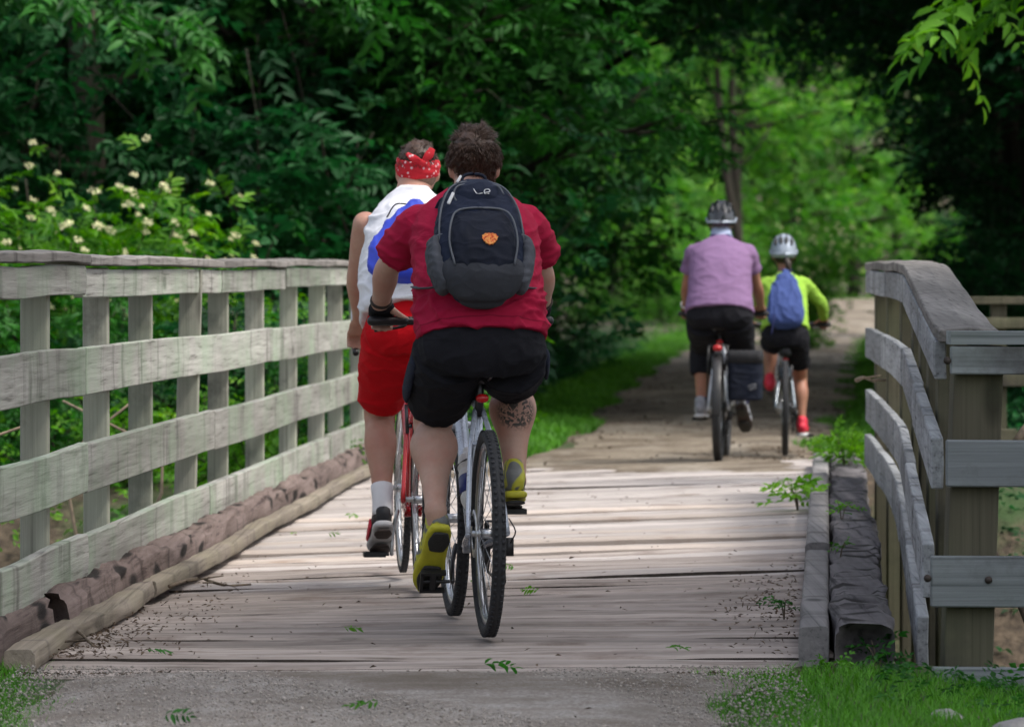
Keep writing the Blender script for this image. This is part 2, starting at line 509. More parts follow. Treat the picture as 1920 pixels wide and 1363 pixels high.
# ------------------------------------------------------------------ bridge deck: every plank a part
rng = random.Random(7)
deck = tag(empty('bridge_deck', (0, 15, 0)), 'worn timber bridge deck of crosswise planks', kind='structure')
def deck_z(X, Y): return 0.028 * sstep(15.5, 20, Y) * (X + .2)
def curbX(Y): return .881 + .0658 * (Y - 14.8)          # inner face of the right curb
def railX(Y): return .04 * Y - 2.3                        # line of the left posts
def plank_mesh(k, L, w):
    mb = MB(); r = random.Random(100 + k); n = 26
    vs = []; fs = []
    for i in range(n + 1):
        x = -L / 2 + L * i / n
        wv = .004 * math.sin(i * .9 + k) + r.uniform(-.003, .003)
        zz = .004 * math.sin(i * .33 + k * 1.7) + r.uniform(-.0012, .0012)
        for (y, z) in ((-w / 2 + wv, -.07), (-w / 2 + wv, -.008 + zz), (-w / 2 + .012 + wv, zz), (w / 2 - .012 + wv, zz), (w / 2 + wv, -.008 + zz), (w / 2 + wv, -.07)):
            vs.append((x, y, z))
    for i in range(n):
        for q in range(6):
            a, b_ = i * 6 + q, i * 6 + (q + 1) % 6
            fs.append((a, b_, b_ + 6, a + 6))
    fs.append((0, 5, 4, 3, 2, 1)); fs.append(tuple(n * 6 + q for q in range(6)))
    mb.add(vs, [f[::-1] for f in fs])
    for i in range(n):
        mb.m[i * 6 + 0] = mb.m[i * 6 + 4] = 1
    return mb
pm = [plank_mesh(k, 3.1, .262).mesh('plank', [M['plank'], M['plank_edge']], False) for k in range(6)]
pd = [plank_mesh(k + 20, 3.1, .262).mesh('plank', [M['plank_dusty_lit'], M['plank_edge']], False) for k in range(4)]
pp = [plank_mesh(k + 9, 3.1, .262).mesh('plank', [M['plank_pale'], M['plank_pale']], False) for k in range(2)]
y = 14.78; k = 0
while y < 30.5:
    xc = (railX(y) + curbX(y)) / 2 + .06
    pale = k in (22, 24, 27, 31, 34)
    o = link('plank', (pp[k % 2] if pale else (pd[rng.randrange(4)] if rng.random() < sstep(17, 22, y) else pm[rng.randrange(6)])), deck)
    dz = rng.uniform(-.004, .004) + (.010 if pale else 0) - (.008 if rng.random() < .25 else 0)
    o.location = (xc, y - 15, deck_z(xc, y) - .012 + dz)
    o.rotation_euler = (rng.uniform(-.016, .012), -math.atan(.028 * sstep(15.5, 20, y)), R(1.0 + 6.0 * sstep(15.2, 19, y)) + rng.uniform(-.004, .004))
    y += .290 + rng.uniform(-.004, .006); k += 1
def beam_box(y, x0, x1):
    mb = MB(); mb.box(((x0 + x1) / 2, y, -.32), (x1 - x0, .22, .42)); return mb
for yy in (14.55, 30.7):
    o = beam_box(yy - 15 + (.25 if yy < 20 else -.25), path_c(yy) - 1.9, path_c(yy) + 2.2).build('abutment_beam', M['tie_r'], deck, False)

# ------------------------------------------------------------------ long timbers beside the deck
def rough_beam(name, pts, w, h, mat, label, seg, amp, notch=0.0, seed=1, hollow=False, cat='timber', p=5.5, group=None):
    """a weathered beam along pts (bottom centre line)"""
    r = random.Random(seed)
    pts = [Vector(p_) for p_ in pts]
    L = [0]
    for a, b_ in zip(pts, pts[1:]): L.append(L[-1] + (b_ - a).length)
    tot = L[-1]; n = int(tot / seg)
    N = 22
    V = []; Fc = []
    notches = []
    t = .15
    while t < tot:
        notches.append((t, r.uniform(-.35, .45), r.uniform(.4, 1))); t += r.uniform(.22, .6)
    for i in range(n + 1):
        d = tot * i / n
        j = max(q for q in range(len(L) - 1) if L[q] <= d + 1e-9) if i < n else len(L) - 2
        f = (d - L[j]) / (L[j + 1] - L[j])
        c0 = pts[j].lerp(pts[j + 1], f)
        tan = (pts[j + 1] - pts[j]).normalized(); side = Vector((tan.y, -tan.x, 0)).normalized()
        sc = 1.0 + amp * .35 * noise.noise(Vector((d * 1.3, seed, 0)))
        for q in range(N):
            a = 2 * math.pi * q / N
            ca, sa = math.cos(a), math.sin(a)
            sx = math.copysign(abs(ca) ** (2 / p), ca); sz = math.copysign(abs(sa) ** (2 / p), sa)
            P = c0 + side * (sx * w / 2 * sc) + Vector((0, 0, h / 2 + sz * h / 2 * sc))
            nz = noise.fractal(Vector((P.x * 38, P.y * 1.1, P.z * 38 + seed)), 1.0, 2.0, 4)
            P += (side * sx + Vector((0, 0, sz))) * nz * amp * .35 * min(w, h)
            if notch and sa > .45:
                for (t0, u0, s0) in notches:
                    if abs(d - t0) < .09 and abs(sx - u0) < .4 * s0: P.z -= notch * (1 - abs(d - t0) / .09) * s0
            V.append(P)
    for i in range(n):
        for q in range(N):
            w_ = (q + 1) % N
            Fc.append((i * N + q, (i + 1) * N + q, (i + 1) * N + w_, i * N + w_))
    mb = MB(); mb.add(V, Fc)
    for base, sg, off in ((0, 1, 1), (n * N, -1, -1)):
        c0 = sum((V[base + q] for q in range(N)), Vector()) / N
        tan = (pts[1] - pts[0]).normalized() if base == 0 else (pts[-1] - pts[-2]).normalized()
        inner = [V[base + q].lerp(c0, .28) + tan * sg * (.10 if hollow and base == 0 else .0) for q in range(N)]
        b0 = len(mb.v)
        mb.add([V[base + q] for q in range(N)] + inner + [c0 + tan * sg * (.16 if hollow and base == 0 else .004)],
               [((q, (q + 1) % N, N + (q + 1) % N, N + q) if base == 0 else (q, N + q, N + (q + 1) % N, (q + 1) % N)) for q in range(N)] +
               [((N + q, N + (q + 1) % N, 2 * N) if base == 0 else (N + q, 2 * N, N + (q + 1) % N)) for q in range(N)])
    o = mb.build(name, mat)
    # origin at the near end, on the deck
    for v_ in o.data.vertices: v_.co -= pts[0]
    o.location = pts[0]
    return tag(o, label, cat, group)

def along(f, y0, y1, z, n=9): return [(f(lerp(y0, y1, i / n)), lerp(y0, y1, i / n), z) for i in range(n + 1)]
rough_beam('edge_timber', along(lambda Y: railX(Y) + .06 + .012 * math.sin(Y), 16.05, 31.2, -.06), .23, .20, M['tie'],
           'rotten reddish brown timber full of dark cracks below the left railing', .03, .36, .05, 3, True)
rough_beam('edge_timber', along(lambda Y: railX(Y) + .02, 14.4, 15.93, -.06), .24, .19, M['tie'],
           'short blackened timber stub at the near left corner of the deck', .035, .3, .02, 5)
rough_beam('curb_timber', along(lambda Y: railX(Y) + .205 + .012 * math.sin(Y * 1.3), 18.15, 31.2, -.012), .075, .062, M['curb'],
           'tan wooden curb strip lying on the left side of the deck, farther length', .06, .16, 0, 11)
rough_beam('curb_timber', along(lambda Y: railX(Y) + .195 + .015 * math.sin(Y * 2.3), 14.7, 18.05, -.012), .095, .066, M['curb'],
           'splintered tan curb strip at the near left edge of the deck', .05, .4, 0, 12)
yy = 14.85
for i, (L_, lab) in enumerate(((4.3, 'grey wooden curb block nearest on the right side of the deck'), (4.4, 'grey wooden curb block in the middle of the right deck edge'), (6.0, 'grey wooden curb block farthest along the right deck edge'))):
    rough_beam('curb_timber', along(lambda Y: curbX(Y) + .05, yy, yy + L_, deck_z(.9, yy) - .01, 4), .095, .125, M['curb_r'], lab, .07, .07, 0, 20 + i, p=6)
    yy += L_ + .03
rough_beam('edge_timber', along(lambda Y: curbX(Y) + .20 + .01 * math.sin(Y), 14.72, 30.2, -.03), .19, .16, M['tie_r'],
           'charred black timber with a hollow rotten end inside the right railing', .03, .30, .045, 31, True)

# ------------------------------------------------------------------ railings
def board(name, pts, zlo, zhi, th, mat, parent, seed, wav=.0015, tiltx=0.0):
    """a plank on edge following pts (x,y of its middle), zlo/zhi lists; slightly warped"""
    r = random.Random(seed); n = len(pts); mb = MB(); vs = []; fs = []
    sub = 6
    P = catmull([(p[0], p[1], a, b_) for p, a, b_ in zip(pts, zlo, zhi)], sub) if n > 2 else [np.array((lerp(pts[0][0], pts[1][0], i / 10), lerp(pts[0][1], pts[1][1], i / 10), lerp(zlo[0], zlo[1], i / 10), lerp(zhi[0], zhi[1], i / 10))) for i in range(11)]
    m_ = len(P)
    for i, q in enumerate(P):
        t = P[min(i + 1, m_ - 1)][:2] - P[max(i - 1, 0)][:2]; t = t / np.linalg.norm(t)
        sx, sy = t[1], -t[0]
        e = wav * math.sin(i * .31 + seed) + r.uniform(-.0008, .0008)
        cup = .004 * math.sin(i * .5 + seed * 2)
        for (o_, z) in ((-th / 2, q[2] + e), (th / 2, q[2] + e), (th / 2 + cup, (q[2] + q[3]) / 2), (th / 2, q[3] + e), (-th / 2, q[3] + e), (-th / 2 + cup, (q[2] + q[3]) / 2)):
            vs.append((q[0] + sx * o_, q[1] + sy * o_, z))
    for i in range(m_ - 1):
        for k_ in range(6):
            a, b_ = i * 6 + k_, i * 6 + (k_ + 1) % 6
            fs.append((a, a + 6, b_ + 6, b_))
    fs.append((0, 1, 2, 3, 4, 5)); fs.append(tuple((m_ - 1) * 6 + q for q in (5, 4, 3, 2, 1, 0)))
    mb.add(vs, fs)
    o = mb.build(name, mat, parent, False)
    bv = o.modifiers.new('bevel', 'BEVEL'); bv.width = .004; bv.segments = 1; bv.limit_method = 'ANGLE'; bv.angle_limit = R(50)
    return o

def post(c, w, d, z0, z1, mat, parent, lean=(0, 0)):
    mb = MB()
    zs = [z0, lerp(z0, z1, .5), z1]
    vs = []; fs = []
    for i, z in enumerate(zs):
        lx, ly = lean[0] * (z - z0), lean[1] * (z - z0)
        for sx, sy in ((-1, -1), (1, -1), (1, 1), (-1, 1)): vs.append((c[0] + lx + sx * w / 2, c[1] + ly + sy * d / 2, z))
    for i in range(2):
        for k_ in range(4):
            a, b_ = i * 4 + k_, i * 4 + (k_ + 1) % 4
            fs.append((a, b_, b_ + 4, a + 4))
    fs += [(3, 2, 1, 0), (8, 9, 10, 11)]
    mb.add(vs, fs)
    o = mb.build('post', mat, parent, False)
    bv = o.modifiers.new('bevel', 'BEVEL'); bv.width = .006; bv.segments = 2
    return o

# left railing, built in its own frame at the near end
RB = Vector((railX(15), 15, 0))
left = tag(empty('wooden_railing', RB), 'long pale weathered wooden railing along the left side of the bridge', 'railing')
PY = [15.0, 16.5, 18.2, 19.6, 21.1, 22.7, 24.6, 26.5, 28.4, 30.0, 31.9]
for i, Y in enumerate(PY):
    post((railX(Y) - RB.x - .0, Y - 15), .094, .094, -.45, 1.235 + .035 * sstep(20, 30, Y), M['wood_z'], left, (.028 if i == 4 else rng.uniform(-.006, .006), 0))
def lline(y0, y1, off): return [(railX(lerp(y0, y1, t)) - RB.x + off, lerp(y0, y1, t) - 15) for t in (0, .34, .67, 1)]
OFF = .047 + .021
splits = {'top': [14.6, 17.15, 22.05, 25.4, 28.4, 32.1], 'mid': [14.6, 17.18, 24.6, 28.4, 32.1], 'low': [14.6, 17.2, 21.7, 28.4, 32.1], 'toe': [14.6, 17.2, 21.5, 28.4, 32.1], 'cap': [14.6, 17.2, 22.0, 25.3, 28.5, 32.2]}
def zz4(z, s, a=.014):
    r = random.Random(s); return [z + r.uniform(-a, a) for _ in range(4)]
for key, (z0, z1, th) in {'top': (1.13, 1.234, .038), 'mid': (.775, .945, .038), 'low': (.425, .60, .038), 'toe': (.125, .275, .04)}.items():
    ys = splits[key]; lift = .035 if key == 'top' else 0
    for i in range(len(ys) - 1):
        sd_ = hash((key, i)) % 97 if False else (ord(key[0]) * 7 + ord(key[1]) * 3 + i * 13) % 97
        e = zz4(0, sd_, .006)
        board('toe_board' if key == 'toe' else 'rail', lline(ys[i] + .008, ys[i + 1] - .008, OFF + random.Random(sd_).uniform(-.004, .008)),
              [z0 + q + lift * sstep(20, 30, lerp(ys[i], ys[i + 1], t)) for q, t in zip(e, (0, .34, .67, 1))], [z1 + q + lift * sstep(20, 30, lerp(ys[i], ys[i + 1], t)) for q, t in zip(e, (0, .34, .67, 1))], th, M['wood_y'], left, sd_)
def capboard(y0, y1, seed, f, zf, w, th, mat, parent, base):
    r = random.Random(seed); mb = MB(); vs = []; fs = []; n = 14
    for i in range(n + 1):
        Y = lerp(y0, y1, i / n)
        z = zf(Y) + .004 * math.sin(i * .45 + seed) + r.uniform(-.002, .002)
        xx = f(Y)
        for (o_, dz) in ((-w / 2, 0), (-w / 2, th), (0, th + .008 + r.uniform(-.002, .002)), (w / 2, th + r.uniform(-.003, .003)), (w / 2, 0)):
            vs.append((xx + o_ - base.x, Y - base.y, z + dz - base.z))
    for i in range(n):
        for k_ in range(5):
            a, b_ = i * 5 + k_, i * 5 + (k_ + 1) % 5
            fs.append((a, b_, b_ + 5, a + 5))
    fs.append((4, 3, 2, 1, 0)); fs.append(tuple(n * 5 + q for q in range(5)))
    mb.add(vs, fs)
    o = mb.build('cap_board', mat, parent, False)
    bv = o.modifiers.new('bevel', 'BEVEL'); bv.width = .004; bv.segments = 1; bv.limit_method = 'ANGLE'; bv.angle_limit = R(50)
for i in range(5):
    ys = splits['cap']
    capboard(ys[i] + .008, ys[i + 1] - .008, i + 3, lambda Y: railX(Y) + .02, lambda Y: 1.246 + .035 * sstep(20, 30, Y), .17, .032, M['wood_cap'], left, RB)

# right railing: bows out and drops towards its near end
RRY = [14.95, 16.2, 17.6, 19.2, 20.4, 22.4, 24.6, 26.0]
RRX = [1.335, 1.413, 1.50, 1.60, 1.675, 1.782, 1.875, 1.935]
def rrx(Y): return float(np.interp(Y, RRY, RRX))
def drop(Y): return float(np.interp(Y, [14.5, 20.2, 20.8, 26], [-.268, -.035, -.026, 0]))
RB2 = Vector((1.34, 14.95, 0))
right = tag(empty('wooden_railing', RB2), 'bowed grey wooden railing on the right side of the bridge', 'railing')
for Y in (16.4, 17.7, 19.0, 20.4, 22.2, 24.0, 25.8):
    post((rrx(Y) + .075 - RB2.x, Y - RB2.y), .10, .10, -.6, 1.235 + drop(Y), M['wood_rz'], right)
TZ = {'top': (1.125, 1.245), 'mid': (.775, .935), 'low': (.43, .60), 'toe': (.19, .36)}
RS = {'top': [14.95, 20.3, 23.2, 26.0], 'mid': [15.05, 17.9, 20.3, 23.6, 26.1], 'low': [15.1, 18.4, 21.2, 23.8, 26.1], 'toe': [15.2, 17.6, 19.5, 21.2, 23.6, 26.1]}
for key, (z0, z1) in TZ.items():
    ys = RS[key]
    for i in range(len(ys) - 1):
        Yl = [lerp(ys[i] + .006, ys[i + 1] - .006, t) for t in (0, .34, .67, 1)]
        xo = {'top': 0, 'mid': -.008, 'low': -.035, 'toe': -.05}[key]
        xo2 = xo if i else xo
        board('toe_board' if key == 'toe' else 'rail', [(rrx(Y) + xo * (1 - (Y - 15) / 11) + (.004 if i % 2 else 0) - RB2.x, Y - RB2.y) for Y in Yl],
              [z0 + drop(Y) for Y in Yl], [z1 + drop(Y) for Y in Yl], .038, M['wood_r'], right, 40 + i * 7 + len(key) + ord(key[0]))
for i, (a, b_) in enumerate(((14.8, 20.55), (20.57, 23.2), (23.22, 26.1))):
    capboard(a, b_, 60 + i, lambda Y: rrx(Y) + .075, lambda Y: 1.25 + drop(Y), .185, .04, M['wood_cap'], right, RB2)

# wing railing going off to the right at the near corner
WY = 14.62
RB3 = Vector((1.33, WY, 0))
wing = tag(empty('wooden_railing', RB3), 'bluish grey wing railing with thick post at the right frame edge', 'railing')
for (x, w) in ((1.362, .15), (3.2, .15), (5.0, .15)):
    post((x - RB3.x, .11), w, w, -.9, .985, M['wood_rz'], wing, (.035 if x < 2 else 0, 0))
for (z0, z1, x0) in ((.90, .985, 1.335), (.558, .70, 1.322), (.19, .345, 1.275), (-.10, .01, 1.28)):
    for (a, b_) in ((x0, 3.2), (3.21, 5.2)):
        board('rail', [(a - RB3.x, 0), (b_ - RB3.x, .0)], [z0, z0 - .01], [z1, z1 - .01], .04, M['wood_w'], wing, int(z0 * 100) + int(a))
mb = MB(); mb.box((1.93, .06, 1.01), (3.85, .16, .04)); mb.build('cap_board', M['wood_w'], wing, False)
for (x, y_) in ((1775, 676), (1852, 1086), (1738, 1083)):
    p_ = at(x, y_, WY) - RB3
    mb = MB(); mb.loft([(p_.x, -.026, p_.z), (p_.x, -.019, p_.z)], [.012, .012], 10, cap='flat'); mb.build('bolt', M['bolt'], wing)

# fence beyond the far right corner of the bridge
fb = Vector((2.95, 31.5, -.4))
far = tag(empty('wooden_railing', fb), 'dark wooden railing in the distance behind the bowed right railing', 'railing')
for x in (.25, 2.2, 4.2): post((x, .08), .1, .1, 0, 1.46, M['wood_rz'], far)
for (z0, z1) in ((1.44, 1.49), (1.28, 1.35), (.9, 1.02), (.5, .62)):
    board('rail', [(0, 0), (4.6, .2)], [z0, z0], [z1, z1], .05, M['wood_rz'], far, int(z0 * 50))

# ------------------------------------------------------------------ bicycles
M['rubber'] = plain('tyre_rubber', (0.018, 0.019, 0.022), 0.75, var=.25, vs=30, bs=.3, bsc=220)
M['black'] = plain('black_plastic', (0.012, 0.012, 0.013), 0.45)
M['steel'] = plain('bare_metal', (0.55, 0.56, 0.58), 0.3, 1.0, var=.1)
M['dark_steel'] = plain('dark_metal', (0.08, 0.08, 0.085), 0.4, 0.9)
M['silver'] = plain('silver_paint', (0.50, 0.54, 0.62), 0.28, 0.35, var=.06, coat=.4)
M['red_paint'] = plain('red_paint', (0.50, 0.012, 0.018), 0.25, 0.1, var=.06, coat=.5)
M['white_paint'] = plain('white_paint', (0.62, 0.65, 0.70), 0.3, 0.1, var=.06, coat=.4)
M['grey_paint'] = plain('grey_paint', (0.22, 0.26, 0.30), 0.3, 0.2, var=.06, coat=.4)
M['red_lens'] = plain('red_reflector', (0.42, 0.01, 0.012), 0.25)
M['cloth_black'] = plain('black_cloth', (0.012, 0.012, 0.015), 0.85, var=.3, vs=9, bs=.25, bsc=120)
M['saddle'] = plain('saddle_vinyl', (0.02, 0.02, 0.022), 0.5, bs=.2)

def make_bike(label, loc, yaw, paint, Rw=.345, tw=.042, bars='flat', barw=.29, barz=1.04, bary=.85, saddle_z=.92, pdir=(-.76, -.65), lean=0.0, wb=1.04, crank=.172, fender=False, rackred=False, steer=0.0, big_brake=True, gear=True):
    r0 = tag(empty('bicycle', loc, (0, R(lean), R(yaw))), label, 'bicycle')
    BB = Vector((0, .43, .28)); RA = Vector((0, 0, Rw)); FA = Vector((0, wb, Rw))
    ST = Vector((0, .26, min(.78, saddle_z - .13))); HT = Vector((0, wb - .25, .84)); HB = Vector((0, wb - .20, .71))
    f = MB()
    f.tube([BB, ST], .0165, 12); f.tube([ST - Vector((0, -.01, .02)), HT - Vector((0, 0, .03))], .0165, 12)
    f.tube([BB, HB + Vector((0, -.01, .02))], [.022, .024], 12); f.tube([HB, HT], .021, 12)
    f.tube([BB + Vector((-.035, 0, 0)), BB + Vector((.035, 0, 0))], .024, 12)
    for s in (-1, 1):
        ax = RA + Vector((s * .066, 0, 0))
        f.tube([ST + Vector((s * .012, .0, -.03)), ST.lerp(RA, .35) + Vector((s * .038, 0, 0)), ST.lerp(RA, .7) + Vector((s * .055, 0, 0)), ax], [.0095, .0095, .009, .009], 8, 3)
        f.tube([BB + Vector((s * .03, -.01, 0)), BB.lerp(RA, .4) + Vector((s * .045, 0, 0)), ax], [.011, .011, .009], 8, 3)
    f.tube([ST.lerp(RA, .33) + Vector((-.034, 0, 0)), ST.lerp(RA, .33) + Vector((.034, 0, 0))], .007, 8)
    f.build('frame', paint, r0)
    fk = MB()
    fk.tube([HB - Vector((.055, -.012, .03)), HB - Vector((-.055, -.012, .03))], .014, 10)
    for s in (-1, 1):
        fk.tube([HB + Vector((s * .055, .012, -.03)), HB.lerp(FA, .6) + Vector((s * .058, -.005, 0)), FA + Vector((s * .055, 0, 0))], [.015, .013, .009], 8, 3)
    fk.build('fork', paint if bars == 'drop' else M['silver'], r0)
    for (c, nm) in ((RA, 'rear'), (FA, 'front')):
        w = MB()
        w.tube([(-.055, 0, 0), (.055, 0, 0)], .011, 10); w.tube([(-.033, 0, 0), (.033, 0, 0)], .017, 12)
        for s in (-.03, .03): w.ring((s, 0, 0), .02, [(0, -.002), (.008, -.002), (.008, .002), (0, .002)], 16)
        ns = 28
        for i in range(ns):
            a = 2 * math.pi * i / ns; s = .03 if i % 2 else -.03
            a2 = a + (.35 if (i // 2) % 2 else -.35)
            w.tube([(s, .026 * math.cos(a2), .026 * math.sin(a2)), (0, (Rw - tw - .012) * math.cos(a), (Rw - tw - .012) * math.sin(a))], .0014, 4)
        wh = w.build('wheel', M['steel'], r0, True, c, (0, 0, R(steer) if nm == 'front' else 0))
        t = MB()
        prof = [(tw / 2 * math.cos(q) - tw / 2, tw / 2 * math.sin(q)) for q in np.linspace(0, 2 * math.pi, 12, endpoint=False)]
        t.ring((0, 0, 0), Rw, prof, 64)
        for i in range(90):                                   # tread knobs
            a = 2 * math.pi * i / 90
            Mx = Matrix.Rotation(a, 3, 'X')
            for s in (-1, 1): t.box(Mx @ Vector((s * tw * .27, 0, Rw - .0025)), (tw * .24, .012, .0035), Mx)
        t.build('tyre', M['rubber'], wh)
        q = MB(); q.ring((0, 0, 0), Rw - tw, [(-.016, -.008), (-.016, .008), (.004, .011), (.004, -.011)], 56); q.build('rim', M['steel'], wh)
    # saddle
    sx = MB(); zt = saddle_z
    sx.loft([(0, .10, zt - .03), (0, .14, zt - .025), (0, .22, zt - .025), (0, .30, zt - .025), (0, .38, zt - .03)], [(.05, .018), (.075, .028), (.066, .026), (.032, .022), (.016, .014)], 16, 4)
    sad = sx.build('saddle', M['saddle'], r0)
    sr = MB()
    for s in (-1, 1): sr.tube([(s * .035, .13, zt - .05), (s * .022, .18, zt - .07), (s * .022, .26, zt - .07), (s * .008, .34, zt - .05)], .0035, 6, 3)
    sr.build('saddle_rail', M['steel'], sad)
    sp = MB(); sp.tube([ST - Vector((0, 0, .05)), Vector((0, .225, zt - .065))], .0137, 12); sp.box((0, .222, zt - .068), (.05, .04, .03)); sp.build('seat_post', M['dark_steel'] if not fender else M['steel'], r0)
    rl = MB(); rl.loft([(0, .16, zt - .13), (0, .185, zt - .13)], [(.022, .016), (.02, .014)], 12, cap='round'); rl.build('rear_reflector', M['red_lens'], r0)
    # bars
    hb = MB(); bc = Vector((0, bary, barz))
    stm = MB(); stm.tube([HT, HT + Vector((0, -.02, .06))], .014, 10); stm.tube([HT + Vector((0, -.02, .06)), bc], .015, 10); stm.build('stem', M['dark_steel'], r0)
    if bars == 'flat':
        hb.tube([(-barw, bary - .03, barz), (-barw * .4, bary, barz), (0, bary, barz), (barw * .4, bary, barz), (barw, bary - .03, barz)], .0115, 10, 3)
        hbo = hb.build('handlebar', M['dark_steel'], r0)
        for s in (-1, 1):
            g = MB(); g.tube([(s * (barw + .03), bary - .034, barz), (s * (barw - .09), bary - .022, barz)], .0165, 12, 3, cap='round'); g.build('grip', M['black'], hbo)
            l = MB(); l.tube([(s * (barw - .10), bary + .0, barz), (s * (barw - .09), bary + .045, barz - .02), (s * (barw + .01), bary + .05, barz - .035)], .0055, 6, 3); l.box((s * (barw - .11), bary, barz), (.03, .03, .03)); l.build('brake_lever', M['black'], hbo)
    else:
        for s in (-1, 1):
            hb.tube([(0, bary, barz), (s * .10, bary + .005, barz), (s * barw, bary + .02, barz), (s * barw, bary + .09, barz - .02), (s * barw, bary + .08, barz - .10), (s * barw, bary - .02, barz - .125)], .0125, 10, 4)
        hbo = hb.build('handlebar', M['black'], r0)
        for s in (-1, 1):
            l = MB(); l.loft([(s * barw, bary + .06, barz), (s * barw, bary + .11, barz + .03), (s * barw, bary + .12, barz + .06)], [(.014, .018), (.014, .018), (.01, .01)], 10, 3); l.tube([(s * barw, bary + .11, barz + .03), (s * barw, bary + .12, barz - .05)], .005, 6); l.build('brake_lever', M['steel'], hbo)
    # drive train
    PL = BB + Vector((-.095, pdir[0] * crank, pdir[1] * crank)); PR = BB + Vector((.095, -pdir[0] * crank, -pdir[1] * crank))
    for s, pp_ in ((-1, PL), (1, PR)):
        a = MB(); a.loft([BB + Vector((s * .06, 0, 0)), BB.lerp(pp_, .5) + Vector((s * .032, 0, 0)), pp_ - Vector((s * .01, 0, 0))], [(.009, .014), (.008, .012), (.008, .011)], 8, 2); a.build('crank_arm', M['dark_steel'] if paint is not M['red_paint'] else M['steel'], r0)
        p_ = MB(); p_.tube([pp_, pp_ + Vector((s * .10, 0, 0))], .006, 8)
        tilt = Matrix.Rotation(R(-50) if (s < 0 and pdir[0] < -.3) else 0, 3, 'X')
        for dy in (-.04, .04): p_.box(pp_ + Vector((s * .058, 0, 0)) + tilt @ Vector((0, dy, 0)), (.085, .012, .018), tilt)
        p_.box(pp_ + Vector((s * .096, 0, 0)), (.01, .085, .018), tilt); p_.box(pp_ + Vector((s * .058, 0, 0)), (.02, .08, .014), tilt)
        p_.build('pedal', M['black'], r0, False)
    cr = MB()
    cr.ring(BB + Vector((.047, 0, 0)), .085, [(-.012, -.002), (.004, -.002), (.004, .002), (-.012, .002)], 40)
    for i in range(5):
        a = 2 * math.pi * i / 5; cr.tube([BB + Vector((.047, 0, 0)), BB + Vector((.047, .08 * math.cos(a), .08 * math.sin(a)))], .007, 6)
    cr.build('chainring', M['dark_steel'], r0)
    cs = MB()
    for i in range(7): cs.ring(RA + Vector((.026 + i * .0042, 0, 0)), .052 - i * .0048, [(-.014, -.001), (0, -.001), (0, .001), (-.014, .001)], 28)
    cs.build('cassette', M['dark_steel'], r0)
    ch = MB()
    for s in (-1, 1):
        top = BB + Vector((.046, 0, s * .085)); e = RA + Vector((.04, .01, s * .04)) if s > 0 else RA + Vector((.05, .055, -.17))
        ch.box((top + e) / 2, (.006, (top - e).length, .008), (Matrix.Rotation(math.atan2((top - e).z, (top - e).y), 3, 'X')))
    ch.build('chain', M['dark_steel'], r0)
    if gear:
        de = MB(); de.box(RA + Vector((.072, .01, -.045)), (.028, .03, .06)); de.box(RA + Vector((.055, .03, -.115)), (.012, .03, .11), Matrix.Rotation(R(-20), 3, 'X'))
        for dz in (-.085, -.155): de.ring(RA + Vector((.05, .025 - dz * .15, dz)), .0, [(0.004, -.005), (.021, -.004), (.021, .004), (.004, .005)], 16)
        de.tube([RA + Vector((.075, -.005, -.03)), RA + Vector((.085, -.06, .01)), RA + Vector((.07, 0, .05))], .0025, 5, 3)
        de.build('derailleur', M['black'], r0)
    if big_brake:
        bd = MB(); bd.ring(RA + Vector((-.047, 0, 0)), .075, [(-.02, -.001), (.005, -.001), (.005, .001), (-.02, .001)], 40)
        bd.build('brake_disc', M['steel'], r0)
        bc_ = MB(); bc_.box(RA + Vector((-.05, .07, .04)), (.03, .06, .035)); bc_.build('brake_caliper', M['black'], r0)
    else:
        bk = MB()
        for s in (-1, 1): bk.tube([ST.lerp(RA, .36) + Vector((s * .04, -.03, -.03)), ST.lerp(RA, .33) + Vector((s * .045, -.03, .07))], .007, 6); bk.box(ST.lerp(RA, .34) + Vector((s * .03, -.01, -.01)), (.018, .055, .014))
        bk.build('rim_brake', M['dark_steel'], r0)
    if rackred:
        rk = MB()
        for s in (-1, 1):
            rk.tube([RA + Vector((s * .075, 0, .02)), (s * .06, -.02, Rw * 2 + .06), (s * .06, .26, Rw * 2 + .06)], .005, 6)
            rk.tube([RA + Vector((s * .075, 0, .02)), (s * .06, -.12, Rw * 2 + .06), (s * .06, -.02, Rw * 2 + .06)], .005, 6)
        rk.tube([(-.06, -.12, Rw * 2 + .06), (.06, -.12, Rw * 2 + .06)], .005, 6)
        rk.build('luggage_rack', M['black'], r0)
        rr_ = MB(); rr_.loft([(0, -.14, Rw * 2 + .045), (0, -.118, Rw * 2 + .045)], [(.03, .022), (.03, .022)], 14); rr_.build('rear_reflector', M['red_lens'], r0)
        fd = MB(); n = 26
        vs = []; fs = []
        for i in range(n + 1):
            a = R(35) + R(150) * i / n
            for ox, rr2 in ((-.028, .012), (0, .022), (.028, .012)): vs.append((ox, (Rw + rr2) * math.cos(a), Rw + (Rw + rr2) * math.sin(a)))
        for i in range(n):
            for q in range(2): fs.append((i * 3 + q, i * 3 + q + 1, i * 3 + q + 4, i * 3 + q + 3))
        fd.add(vs, fs); fd.build('mudguard', M['black'], r0)
    return r0, PL, PR

